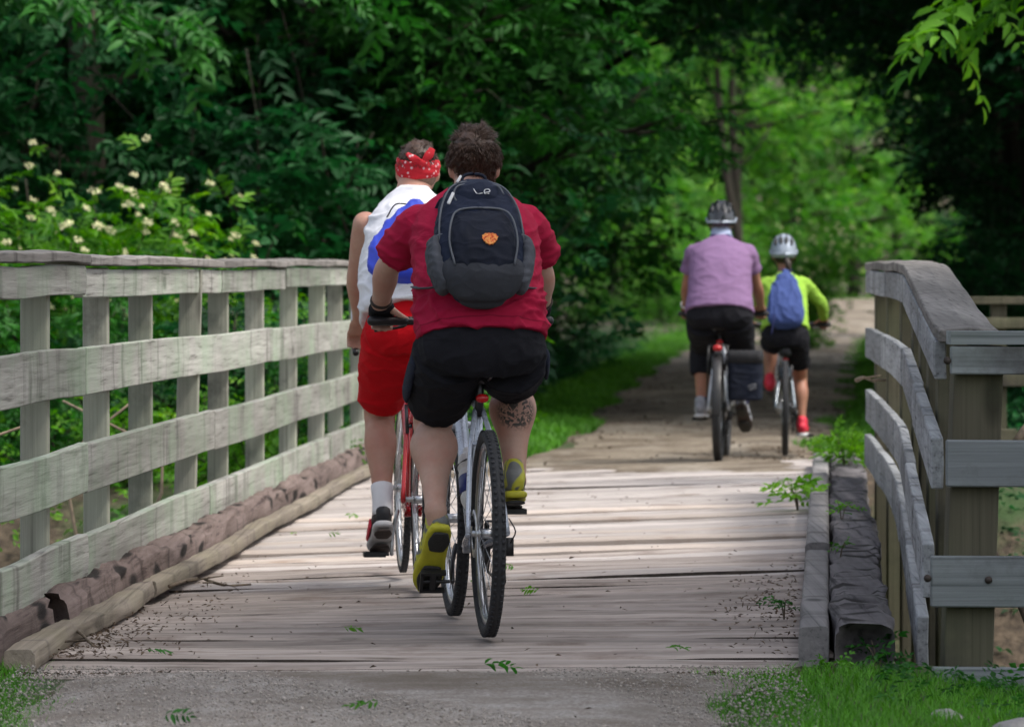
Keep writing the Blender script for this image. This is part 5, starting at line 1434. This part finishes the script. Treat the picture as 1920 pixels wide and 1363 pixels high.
# elder bushes in flower behind the left railing
EL = [shrub_variant(31, 2.7, .8, 10, 1150, 'pinnate', .26, M['leaf_b'], True, 64), shrub_variant(32, 2.2, .7, 10, 1000, 'pinnate', .24, M['leaf_b'], True, 36)]
put('elder_bush', EL[0], -3.42, 33.5, .3, 1.0, 'tallest elder bush with cream flower heads at the left frame edge', 'bush', 'flowering elder bushes', SN, M['leaf_c'])
put('elder_bush', EL[1], -2.80, 34.2, 1.2, .95, 'elder bush with cream flower heads behind the second railing board', 'bush', 'flowering elder bushes', SN, M['leaf_c'])
put('elder_bush', EL[1], -3.2, 32.4, 2.6, .82, 'low elder bush with cream flowers just above the left railing cap', 'bush', 'flowering elder bushes', SN)
put('elder_bush', EL[0], 5.0, 86.0, .4, 1.0, 'pale flowering bush beside the trail beyond the purple rider', 'bush', None, SN, M['leaf_d'])

# lighter low shrubs along the top of the left rail and weeds down the bank
for i, (px, Y, s) in enumerate(((395, 34.5, 1.0), (470, 35.5, 1.05), (545, 34.8, 1.1), (610, 35.6, 1.15), (675, 34.6, 1.1), (735, 36, 1.1))):
    put('shrub', SV[2], (px - CX) * Y / FPX, Y, i * 1.3, s, 'yellow green low shrub showing just above the left railing cap', 'shrub', 'low shrubs behind the left railing', SN)
for i in range(26):
    Y = rn.uniform(18.5, 31); X = railX(Y) - rn.uniform(.35, 2.2)
    put('bank_weed', SV[rn.choice((1, 2, 2))], X, Y, rn.uniform(0, 6), rn.uniform(.45, .8), 'leafy bright weed on the bank seen through the left railing', 'weed', 'weeds on the left bank', SN, M['leaf_c'])
for i in range(10):
    Y = rn.uniform(30.8, 33.5); X = railX(Y) - rn.uniform(.5, 3)
    put('bank_shrub', SV[rn.choice((0, 1))], X, Y, rn.uniform(0, 6), rn.uniform(.5, .75), 'green shrub low behind the far part of the left railing', 'shrub', 'shrubs behind the left railing', SN)

# the shaded wood on the left
put('tree', tree_variant(41, 12, 2.4, 2.8, 14, 1100, 'broad', .36, M['leaf_b'], .21, (.16, 0)), -4.25, 41, .0, 1.0, 'thick leaning dark trunk at the upper left of the wood', 'tree')
put('tree', tree_variant(42, 11, 3.0, 2.6, 13, 1000, 'pinnate', .44, M['leaf_b'], .12, (.012, 0), True), -.98, 44.5, .0, 1.0, 'slim straight trunk rising above the bandana of the man in white', 'tree')
put('tree', tree_variant(43, 11, 3.0, 2.6, 13, 900, 'broad', .36, M['leaf_a'], .10, (.22, 0)), -2.2, 47, .0, 1.0, 'slender trunk leaning right behind the man in white', 'tree')
LA = 'dark leafy tree in the shaded wood left of the trail'
for i, (X, Y) in enumerate(((-5.6, 38.5), (-3.5, 39.5), (-1.9, 40.5), (-.6, 42.5), (-6.5, 43), (-3.0, 45), (-1.2, 46.5), (-5.0, 48), (-2.6, 50), (-7.5, 51), (-1.1, 53.5), (-3.5, 54), (-9, 57), (-1.9, 58), (-.9, 62), (-5.5, 60), (-3, 66), (-.7, 70), (-.4, 77), (-8, 68), (-1.5, 84), (.3, 92), (-5, 78), (-1, 100), (.9, 108), (-4, 95), (-10, 80), (-9, 100), (-3, 118))):
    put('tree', TV[i % 4], X, Y, i * 1.9, rn.uniform(.88, 1.12), {1: 'broad leaved dark tree standing just behind the flowering elder bushes', 2: 'dark tree midway along the left railing, left of the man in white', 3: 'dark tree straight behind the heads of the two nearest riders'}.get(i, LA), 'tree', 'shaded trees left of the trail')
for i in range(44):
    Y = rn.uniform(36, 66); off = rn.uniform(1.5, 8) * (1 if i % 3 else .35) + (1.4 if Y < 45 else .9)
    X = float(path_c(Y) - path_w(Y)) - off
    put('shrub', SV[rn.choice((0, 3, 0, 1))], X, Y, rn.uniform(0, 6), rn.uniform(.7, 1.2), 'dark green understorey shrub in the wood left of the trail', 'shrub', 'understorey shrubs left of the trail', SN)

for i, (X, Y, s) in enumerate(((-3.9, 38.2, 1.35), (-3.1, 39.0, 1.5), (-2.4, 38.4, 1.4), (-1.6, 39.2, 1.5), (-1.5, 40.2, 1.4), (-2.8, 41, 1.7), (-1.9, 42.5, 1.7), (-1.2, 41.5, 1.4), (-3.6, 43, 1.8), (-1.6, 44, 1.5), (-2.4, 45.5, 1.6), (-4.6, 40, 1.6))):
    put('shrub', SV[(3, 0, 1)[i % 3]], X, Y, i * 1.1, s, 'tall shrub filling the dark wood behind the left railing', 'shrub', 'tall shrubs behind the left railing', SN)
# right of the trail
for i, (X, Y) in enumerate(((7.2, 37), (9.5, 40), (6.6, 42.5), (8.8, 46), (6.6, 50), (11, 48), (7.3, 57), (10.5, 58), (8.0, 64), (13, 62), (8.3, 72), (13, 76), (9.2, 82), (9.9, 92), (10.8, 102), (15, 88), (13.2, 96), (17, 100), (20, 92))):
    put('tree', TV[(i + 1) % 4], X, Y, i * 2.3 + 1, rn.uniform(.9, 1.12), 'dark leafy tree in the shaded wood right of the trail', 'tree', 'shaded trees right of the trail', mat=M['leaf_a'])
for i in range(22):
    Y = rn.uniform(36, 72); X = float(path_c(Y) + path_w(Y)) + 1.1 + rn.uniform(0, 4.5)
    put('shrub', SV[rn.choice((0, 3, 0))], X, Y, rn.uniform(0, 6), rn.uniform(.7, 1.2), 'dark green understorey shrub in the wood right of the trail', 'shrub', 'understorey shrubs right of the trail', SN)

# trees arching over the trail
for i, (X, Y, s) in enumerate(((-.9, 46, 0), (5.6, 49, 1), (-.2, 57, 0), (6.4, 60, 1), (.2, 68, 0), (7.4, 70, 1), (6.7, 64.5, 1), (6.1, 55, 1), (-.1, 62.5, 0), (7.6, 75, 1), (.3, 73, 0))):
    put('tree', ARCH[i % 2], X, Y, math.pi * s + rn.uniform(-.5, .5), rn.uniform(.95, 1.08), ('tree arching over the trail from the left side', 'tree arching over the trail from the right side')[s], 'tree', ('trees arching from the left', 'trees arching from the right')[s])

# tall trees whose crowns close over the picture: they shade the wood below
CAN = [tree_variant(71, 13.5, 5.0, 4.6, 15, 1500, 'broad', .60, M['leaf_a'], .13), tree_variant(72, 12.5, 4.8, 4.4, 15, 1500, 'pinnate', .70, M['leaf_a'], .12)]
for i, (X, Y) in enumerate(((-8.5, 38.5), (-5.3, 40), (-2.6, 41.5), (-7, 42), (-4.4, 44), (-.7, 43), (-10, 43), (-6, 46), (-2.6, 47.5), (-9, 51), (-4.5, 53), (-.6, 55), (-7, 58), (-2, 62), (.4, 66), (-5, 68), (-11, 60))):
    put('tree', CAN[i % 2], X, Y, i * 2.1, rn.uniform(.92, 1.1), 'tall tree with a high crown in the wood left of the trail', 'tree', 'tall trees left of the trail')
for i, (X, Y) in enumerate(((6.2, 41), (9.5, 39), (6.2, 44), (10, 44), (7, 51), (11, 53), (7.6, 59), (8.6, 67), (12, 66), (9.6, 76), (10.6, 87), (14, 80))):
    put('tree', CAN[i % 2], X, Y, i * 1.3, rn.uniform(.92, 1.1), 'tall tree with a high crown in the wood right of the trail', 'tree', 'tall trees right of the trail')
for i, (X, Y) in enumerate(((6.6, 12.2), (7.6, 15.4), (9.5, 10))):
    put('tree', CAN[i % 2], X, Y, i * 1.3, 1.0, 'tall tree shading the near end of the bridge from the right', 'tree', 'trees beside the near end of the bridge')

# sunlit trees at the end of the green tunnel
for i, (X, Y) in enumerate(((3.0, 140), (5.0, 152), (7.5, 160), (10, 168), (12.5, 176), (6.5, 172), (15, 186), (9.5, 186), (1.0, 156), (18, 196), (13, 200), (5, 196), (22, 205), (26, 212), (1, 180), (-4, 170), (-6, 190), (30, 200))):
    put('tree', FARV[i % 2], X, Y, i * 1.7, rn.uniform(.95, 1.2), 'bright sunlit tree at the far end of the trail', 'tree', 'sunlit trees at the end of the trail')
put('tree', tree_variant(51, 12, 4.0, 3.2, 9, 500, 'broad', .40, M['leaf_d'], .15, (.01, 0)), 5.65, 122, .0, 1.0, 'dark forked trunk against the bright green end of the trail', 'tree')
put('tree', tree_variant(52, 12, 4.5, 3.0, 9, 420, 'broad', .40, M['leaf_d'], .14, (-.12, 0)), 5.95, 121, .0, 1.0, 'slim bent trunk beside the dark forked trunk at the trail end', 'tree')
for X, Y in ((5.0, 111), (5.9, 113)):
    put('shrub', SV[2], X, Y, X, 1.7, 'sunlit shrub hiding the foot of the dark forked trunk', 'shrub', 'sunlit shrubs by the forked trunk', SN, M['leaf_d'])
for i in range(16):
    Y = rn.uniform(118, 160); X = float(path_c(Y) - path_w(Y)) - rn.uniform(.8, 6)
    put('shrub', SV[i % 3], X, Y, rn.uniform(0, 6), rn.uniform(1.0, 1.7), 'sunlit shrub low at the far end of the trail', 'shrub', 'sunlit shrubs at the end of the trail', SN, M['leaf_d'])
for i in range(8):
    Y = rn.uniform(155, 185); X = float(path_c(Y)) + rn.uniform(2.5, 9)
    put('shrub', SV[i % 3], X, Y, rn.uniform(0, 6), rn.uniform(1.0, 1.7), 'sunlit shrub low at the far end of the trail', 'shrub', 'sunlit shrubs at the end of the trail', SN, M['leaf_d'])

# saplings whose branches hang into the top of the picture
def limb_tree(seed, base, H, r0, limbs, nspr, kind, size, mat, label):
    rng = np.random.default_rng(seed); tr = MB()
    tr.loft([(.03 * math.sin(z * 1.3), 0, z) for z in np.linspace(-.2, H, 8)], [r0 * (1 - .8 * i / 7) for i in range(8)], 10, 2, cap='flat')
    Ps, Ds = [], []
    for (z, tip) in limbs:
        a = np.array((0, 0, z)); t = np.array(tip); mid = (a + t) / 2 + np.array((0, 0, .22 * np.linalg.norm(t - a)))
        p_ = catmull([a, mid, t], 4)
        tr.loft([tuple(q) for q in p_], [r0 * .35 * (1 - .85 * k_ / (len(p_) - 1)) + .002 for k_ in range(len(p_))], 6, 1, cap='flat')
        pa = np.array(p_); tt = rng.uniform(.3, 1, nspr) * (len(p_) - 1); i0 = np.minimum(tt.astype(int), len(p_) - 2); f = (tt - i0)[:, None]
        Ps.append(pa[i0] * (1 - f) + pa[i0 + 1] * f + rng.normal(0, .10, (nspr, 3)) * np.array((1, 1, .7))); Ds.append(unit(pa[i0 + 1] - pa[i0]) + rng.normal(0, .7, (nspr, 3)) * np.array((1, 1, .35)) - np.array((0, 0, .2)))
    P_, D_ = np.concatenate(Ps), np.concatenate(Ds)
    return put('sapling', (tr.mesh('trunk', M['bark']), leafmesh('crown', P_, D_, kind, size, mat, rng, True)), base[0], base[1], 0, 1.0, label, 'tree', z=base[2])
limb_tree(61, (4.6, 27.2, -.1), 4.6, .06, [(2.4, (-2.1, .1, 2.85)), (2.9, (-1.9, -.2, 3.35)), (3.2, (-2.6, .4, 3.5)), (3.6, (-1.2, -.6, 4.2)), (3.9, (.8, .5, 4.9)), (2.7, (1.2, -.4, 3.6))], 30, 'pinnate', .40, M['leaf_c'], 'sapling with feathery bright leaves hanging into the top right corner')
limb_tree(62, (-4.6, 36.0, -.2), 5.6, .08, [(2.9, (2.2, -.5, 3.25)), (3.2, (3.6, -.2, 3.5)), (3.5, (1.2, -.8, 3.6)), (3.8, (2.6, .3, 4.3)), (3.3, (-.8, -.8, 3.7)), (4.4, (.6, .8, 5.6)), (3.0, (.4, -1.0, 3.3))], 46, 'pinnate', .36, M['leaf_b'], 'sapling with long leafy boughs hanging at the top left')

# ------------------------------------------------------------------ grass, weeds, ground cover
def blades(name, X, Y, h, w, mat, label, zf=None, seed=3, kind='stuff'):
    rng = np.random.default_rng(seed); n = len(X)
    Z = (ground_z(X, Y) if zf is None else zf(X, Y))
    O_ = np.stack([X, Y, Z - .005], -1); a = rng.uniform(0, 6.28, n); ln = rng.uniform(.1, .6, n)
    d = np.stack([np.cos(a) * ln, np.sin(a) * ln, np.ones(n)], -1); d = unit(d); s = np.stack([-np.sin(a + .5), np.cos(a + .5), np.zeros(n)], -1)
    hh = (h * rng.uniform(.5, 1.3, n))[:, None]; ww = (w * rng.uniform(.7, 1.3, n))[:, None]
    mid = O_ + d * hh * .55; tip = O_ + d * hh + np.stack([np.cos(a), np.sin(a), -np.ones(n) * .3], -1) * hh * .3
    V = np.stack([O_ - s * ww, O_ + s * ww, mid + s * ww * .8, mid - s * ww * .8, tip], 1).reshape(-1, 3); b0 = np.arange(n)[:, None] * 5
    Fc = np.concatenate([b0 + np.array(t) for t in ((0, 1, 2), (0, 2, 3), (3, 2, 4))], 1).reshape(-1, 3)
    t = np.clip(rng.beta(2, 2, n) + .25 * np.sin(X * 3) * np.sin(Y * 2.2), 0, 1)
    o = link(name, quickmesh(name, V, Fc, mat, False, np.repeat(t, 5)))
    return tag(o, label, 'grass', kind=kind)
g = np.random.default_rng(77)
n = 30000
Xr = g.uniform(.55, 2.9, n); Yr = g.uniform(12.0, 14.75, n); k_ = Xr > (.60 + .26 * (14.8 - Yr) * .0 + g.normal(0, .07, n) + .10 * np.sin(Yr * 5)); k_ &= ~((Xr > .85) & (Yr > 14.65))
blades('grass', Xr[k_], Yr[k_], .05, .0016, M['grass'], 'short bright grass at the lower right corner by the bridge end')
Xl = g.uniform(-3.2, -1.2, n); Yl = g.uniform(12.0, 15.0, n); k_ = Xl < (-1.33 - .16 * np.clip(Yl - 13.5, 0, 2) + g.normal(0, .05, n))
blades('grass', Xl[k_], Yl[k_], .055, .0016, M['grass'], 'short bright grass at the lower left corner by the bridge end', seed=5)
n = 34000
Yf = 31 + (g.uniform(0, 1, n) ** 1.5) * 75; offs = np.abs(g.normal(0, .55, n)) - .2 * np.clip(np.sin(Yf * .8 + 1), 0, 1)
Xf = path_c(Yf) - path_w(Yf) + .06 - offs
blades('grass', Xf, Yf, .10, .006, M['grass'], 'strip of grass along the left edge of the trail', seed=6)
n = 16000
Yf = 31 + (g.uniform(0, 1, n) ** 1.5) * 75; offs = np.abs(g.normal(0, .5, n)) - .25 * np.clip(np.sin(Yf * 1.1), 0, 1)
Xf = path_c(Yf) + path_w(Yf) - .05 + offs
blades('grass', Xf, Yf, .08, .006, M['grass'], 'strip of grass along the right edge of the trail', seed=7)
n = 5000
Yf = g.uniform(100, 175, n); Xf = path_c(Yf) + np.where(g.uniform(0, 1, n) < .5, -1, 1) * (path_w(Yf) + np.abs(g.normal(0, 1.2, n)))
blades('grass', Xf, Yf, .16, .014, M['grass'], 'sunlit grass at the far bend of the trail', seed=8)

def cover(name, X, Y, hmax, size, mat, label, seed):
    rng = np.random.default_rng(seed); n = len(X)
    P_ = np.stack([X, Y, ground_z(X, Y) + rng.uniform(0, 1, n) ** 1.5 * hmax], -1)
    o = link(name, leafmesh(name, P_, rng.normal(0, 1, (n, 3)) * np.array((1, 1, .3)) + np.array((0, 0, .3)), 'simple', size, mat, rng))
    tag(o, label, 'ground cover', kind='stuff')
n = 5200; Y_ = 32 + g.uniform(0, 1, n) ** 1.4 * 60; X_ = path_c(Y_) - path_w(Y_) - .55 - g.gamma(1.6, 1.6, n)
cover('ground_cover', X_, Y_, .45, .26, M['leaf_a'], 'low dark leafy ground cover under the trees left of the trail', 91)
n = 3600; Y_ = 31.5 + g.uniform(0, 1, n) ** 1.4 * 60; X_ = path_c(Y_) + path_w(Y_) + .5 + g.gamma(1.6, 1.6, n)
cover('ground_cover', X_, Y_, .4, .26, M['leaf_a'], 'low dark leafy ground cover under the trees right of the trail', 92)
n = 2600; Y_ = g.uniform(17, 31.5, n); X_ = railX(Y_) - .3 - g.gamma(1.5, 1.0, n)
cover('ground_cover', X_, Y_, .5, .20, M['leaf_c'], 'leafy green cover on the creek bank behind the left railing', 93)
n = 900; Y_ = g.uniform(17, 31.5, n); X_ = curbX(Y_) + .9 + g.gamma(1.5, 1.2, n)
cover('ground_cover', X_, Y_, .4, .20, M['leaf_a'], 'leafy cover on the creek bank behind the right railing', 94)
n = 260; Y_ = g.uniform(13.4, 14.7, n); X_ = g.uniform(1.0, 2.6, n)
cover('ground_cover', X_, Y_, .07, .09, M['leaf_b'], 'small broad leaved weeds in the grass below the right post', 95)

def weed(px, py, z, h, n, size, mat, label, seed, kind='simple'):
    p_ = onz(px, py, z); rng = np.random.default_rng(seed); st = MB(); Ps, Ds = [], []
    for i in range(max(2, n // 5)):
        a = rng.uniform(0, 6.28); tip = (math.cos(a) * h * .35, math.sin(a) * h * .35, h * rng.uniform(.6, 1)); st.tube([(0, 0, -.02), (tip[0] * .4, tip[1] * .4, tip[2] * .6), tip], [.003, .0025, .0015], 5, 3)
        for j in range(5): f = rng.uniform(.3, 1); Ps.append(np.array(tip) * f); Ds.append(np.array((rng.normal(), rng.normal(), .45)))
    e = empty('weed', p_); tag(e, label, 'weed'); st.build('stem', M['twig'], e)
    link('foliage', leafmesh('foliage', np.array(Ps), np.array(Ds), kind, size, mat, rng, True), e)
weed(1588, 893, .06, .27, 40, .17, M['leaf_w'], 'tall light green weed at the far end of the right curb', 1)
weed(1497, 962, .03, .17, 26, .16, M['leaf_w'], 'light green weed growing on the deck against the right curb', 2)
weed(1578, 975, .13, .10, 10, .07, M['leaf_c'], 'thin straggly weed on top of the charred right timber', 3)
weed(1575, 1040, .13, .06, 8, .05, M['grass'], 'tiny weed lower down on the charred right timber', 4)
weed(1470, 1150, .02, .05, 12, .06, M['leaf_b'], 'small green weed by the foot of the nearest right curb block', 5)
weed(218, 1022, .10, .09, 8, .07, M['leaf_c'], 'small two leaved weed on the rotten left timber', 6)
weed(332, 977, .11, .08, 10, .05, M['leaf_b'], 'small feathery weed against the left toe board', 7)
weed(1645, 1262, -.02, .10, 16, .09, M['leaf_b'], 'leafy weed in front of the hollow timber end', 8)
weed(1560, 1268, -.02, .06, 16, .07, M['grass'], 'low green weed under the near end of the right curb', 9)

# fallen green sprigs and twigs on the deck and path
def sprig(px, py, L, mat, label, seed):
    p_ = onz(px, py, 0); p_.z = deck_z(p_.x, p_.y) + .008 if p_.y > 14.6 else .01
    rng = np.random.default_rng(seed); n = 1
    P_ = np.stack([rng.uniform(-L / 2, 0, n), rng.normal(0, .03, n), rng.uniform(.012, .02, n)], -1)
    D_ = np.stack([rng.choice((-1, 1), n), rng.normal(0, .5, n), rng.uniform(.15, .5, n)], -1)
    o = link('leaf_sprig', leafmesh('leaf_sprig', P_, D_, 'pinnate', L, mat, rng, True), None, p_)
    tag(o, label, 'leaf')
for i, (x, y_, L, mt, lb) in enumerate(((648, 1190, .10, 'leaf_b', 'green leaf sprig lying left of the nearest wheels'), (1245, 1230, .12, 'leaf_c', 'green leaf sprig on the deck to the right of the nearest wheel'),
        (980, 1077, .10, 'leaf_c', 'yellow green sprig on the deck just right of the nearest rear wheel'), (680, 970, .12, 'leaf_c', 'green sprig beside the shoe of the man in white'), (915, 1264, .2, 'leaf_a', 'dark green sprig on the joint between deck and gravel'),
        (270, 1237, .10, 'leaf_a', 'dark green sprig at the near left corner of the deck'), (725, 1337, .10, 'leaf_b', 'green sprig lying on the foreground gravel'), (325, 1358, .12, 'leaf_a', 'dark sprig at the bottom edge on the gravel'),
        (1015, 1120, .08, 'leaf_c', 'pale sprig on the deck farther right of the rear wheel'), (620, 1005, .06, 'leaf_b', 'tiny sprig near the left curb strip'), (880, 1100, .05, 'leaf_b', 'tiny sprig between the two nearest wheels'), (545, 1000, .06, 'leaf_c', 'small sprig close to the left curb strip'))):
    sprig(x, y_, L * .75, M['leaf_c'] if mt == 'leaf_b' else M['leaf_b'] if mt == 'leaf_a' else M[mt], lb, 200 + i)
def twig(pts, r, label, mat='twig', name='fallen_twig', cat='twig'):
    P_ = [Vector(p_) for p_ in pts]; mb = MB(); mb.tube([p_ - P_[0] for p_ in P_], [r * (1 - .5 * i / (len(P_) - 1)) for i in range(len(P_))], 7, 3)
    rr_ = random.Random(len(label))
    for k_ in range(2):
        i = rr_.randrange(1, len(P_)); a = P_[i] - P_[0]; d = (P_[i] - P_[i - 1]); mb.tube([a - d * .4, a + Vector((d.y * .5, -d.x * .5, .015)) * .8], [r * .6, r * .3], 5)
    tag(mb.build(name, M[mat], None, True, P_[0]), label, cat)
twig([onz(318, 1106, 0) + Vector((0, 0, .015)), onz(370, 1098, 0) + Vector((0, 0, .03)), onz(420, 1104, 0) + Vector((0, 0, .015)), onz(470, 1101, 0) + Vector((0, 0, .012))], .008, 'brown fallen twig pointing right from the left curb strip')
twig([onz(112, 1193, 0) + Vector((0, 0, .02)), onz(145, 1197, 0) + Vector((0, 0, .025)), onz(175, 1217, 0) + Vector((0, 0, .01))], .008, 'bent twig at the near left corner of the deck')
twig([onz(300, 1073, 0) + Vector((0, 0, .05)), onz(312, 1080, 0) + Vector((0, 0, .06)), onz(324, 1096, 0) + Vector((0, 0, .012))], .008, 'short dark twig poking over the left curb strip')
twig([at(1606, 713, 23.5), at(1620, 708, 23.7), at(1640, 716, 24.2)], .012, 'dead brown sprig caught on the right railing', 'twig_pale')
twig([(2.0, 19.0, .55), (2.15, 19.2, .72), (2.35, 19.4, .86), (2.6, 19.6, .92)], .02, 'pale dead branch right of the thick wing post', 'twig_pale', 'dead_branch', 'branch')
twig([(1.72, 17.2, .22), (1.82, 17.3, .05), (1.92, 17.35, -.25), (1.96, 17.4, -.55)], .016, 'thin dead branch hanging below the lower wing rail', 'twig', 'dead_branch', 'branch')
for i in range(7):
    Y = rn.uniform(18, 24); X = railX(Y) - rn.uniform(.4, 1.4)
    twig([(X, Y, -.8), (X + rn.uniform(-.3, .3), Y + .1, -.2), (X + rn.uniform(-.4, .4), Y + .2, .3), (X + rn.uniform(-.5, .5), Y + .2, .6)], .012, 'bare brown stem among the weeds behind the left railing', 'twig_pale', 'bramble_cane', 'branch')
for o in [o for o in bpy.data.objects if o.name.startswith('bramble_cane')]: o['group'] = 'bare stems behind the left railing'

# leaf litter, pebbles
rngp = np.random.default_rng(5)
n = 2600
Yp = np.concatenate([rngp.uniform(12.2, 28, 260), 15 + rngp.gamma(1.3, 1.0, 450), rngp.normal(17.3, 1.1, 300)])
u = np.concatenate([rngp.uniform(0, 1, 260), np.abs(rngp.normal(0, .07, 450)), 1 - np.abs(rngp.normal(0, .05, 300))])
x0, x1 = railX(Yp) + .25, curbX(Yp) - .02
Xp = x0 + np.clip(u, 0, 1) * (x1 - x0)
Zp = np.where(Yp > 14.65, .028 * np.clip((Yp - 15.5) / 4.5, 0, 1) * (Xp + .2), 0) + .006
Xe = rngp.uniform(-1.6, .95, 700); Ye = 14.60 + rngp.normal(0, .025, 700)
Xp, Yp, Zp = np.concatenate([Xp, Xe]), np.concatenate([Yp, Ye]), np.concatenate([Zp, np.full(700, -.01)])
O_ = np.stack([Xp, Yp, Zp], -1); nn = len(Xp)
V, Fc, T = leaf_arrays(O_, rngp.normal(0, 1, (nn, 3)) * np.array((1, 1, .25)), rngp.normal(0, .5, (nn, 3)) + np.array((0, 0, 1.0)), rngp.uniform(.008, .03, nn), rngp.uniform(.004, .012, nn), np.zeros(nn))
tag(link('leaf_litter', quickmesh('leaf_litter', V, Fc, M['litter'])), 'scattered brown crumbs of leaf litter on deck and gravel', 'litter', kind='stuff')
n = 14000
Xp = rngp.uniform(-1.5, .85, n); Yp = rngp.uniform(12.3, 14.6, n); rs = rngp.gamma(2.0, .0009, n) + .0016
ico = np.array([(1, 0, 0), (-1, 0, 0), (0, 1, 0), (0, -1, 0), (0, 0, .7), (0, 0, -.7)], float)
tri = np.array([(0, 2, 4), (2, 1, 4), (1, 3, 4), (3, 0, 4), (2, 0, 5), (1, 2, 5), (3, 1, 5), (0, 3, 5)])
V = (np.stack([Xp, Yp, .004 + 0.012 * np.sin(Xp * 3.1 + Yp * 1.7)], -1)[:, None, :] + ico[None] * rs[:, None, None] * rngp.uniform(.6, 1.3, (n, 6, 1))).reshape(-1, 3)
Fc = (np.arange(n)[:, None, None] * 6 + tri[None]).reshape(-1, 3)
tag(link('pebbles', quickmesh('pebbles', V, Fc, plain('pebble', (.29, .262, .235), .9, var=.55, vs=60))), 'loose grey pebbles on the foreground path', 'gravel', kind='stuff')

n = 2200
Yp = 30.6 + rngp.uniform(0, 1, n) ** 1.6 * 55; up_ = rngp.uniform(-1, 1, n); Xp = path_c(Yp) + np.sign(up_) * np.abs(up_) ** .6 * path_w(Yp)
kk = np.sin(Xp * 2.3 + 1) * np.sin(Yp * .9) + rngp.normal(0, .5, n) > .2; Xp, Yp = Xp[kk], Yp[kk]; nn = len(Xp)
V, Fc, T = leaf_arrays(np.stack([Xp, Yp, rise(Yp) + .012 * np.sin(Xp * 3.1 + Yp * 1.7) + .008], -1), rngp.normal(0, 1, (nn, 3)) * np.array((1, 1, .35)), rngp.normal(0, .5, (nn, 3)) + np.array((0, 0, 1.0)), rngp.uniform(.015, .05, nn), rngp.uniform(.01, .025, nn), np.zeros(nn))
tag(link('leaf_litter', quickmesh('leaf_litter', V, Fc, M['litter'])), 'patches of old brown leaves on the trail beyond the bridge', 'litter', kind='stuff')

def rock(c0, size, label, seed, mat='stone'):
    mb = MB(); mb.ball((0, 0, 0), size, 18, 12)
    mb.v = [tuple(Vector(v_) * (1 + .28 * noise.noise(Vector(v_) * 3.5 / max(size) * .35 + Vector((seed, 0, 0))) + .1 * noise.noise(Vector(v_) * 14 + Vector((0, seed, 0))))) for v_ in mb.v]
    tag(mb.build('rock', M[mat], None, False, c0), label, 'rock')
rock((1.72, 16.6, -.28), (.16, .3, .10), 'pale flat stone behind the foot of the thick wing post', 1)
rock((1.98, 16.2, -.42), (.14, .22, .10), 'grey stone under the lowest wing rail at the frame edge', 2)
rock((1.36, 12.9, -.05), (.07, .09, .06), 'rounded grey stone in the grass at the bottom right corner', 3)
rock((1.20, 13.3, -.05), (.06, .06, .05), 'small stone in the grass below the thick post', 4)
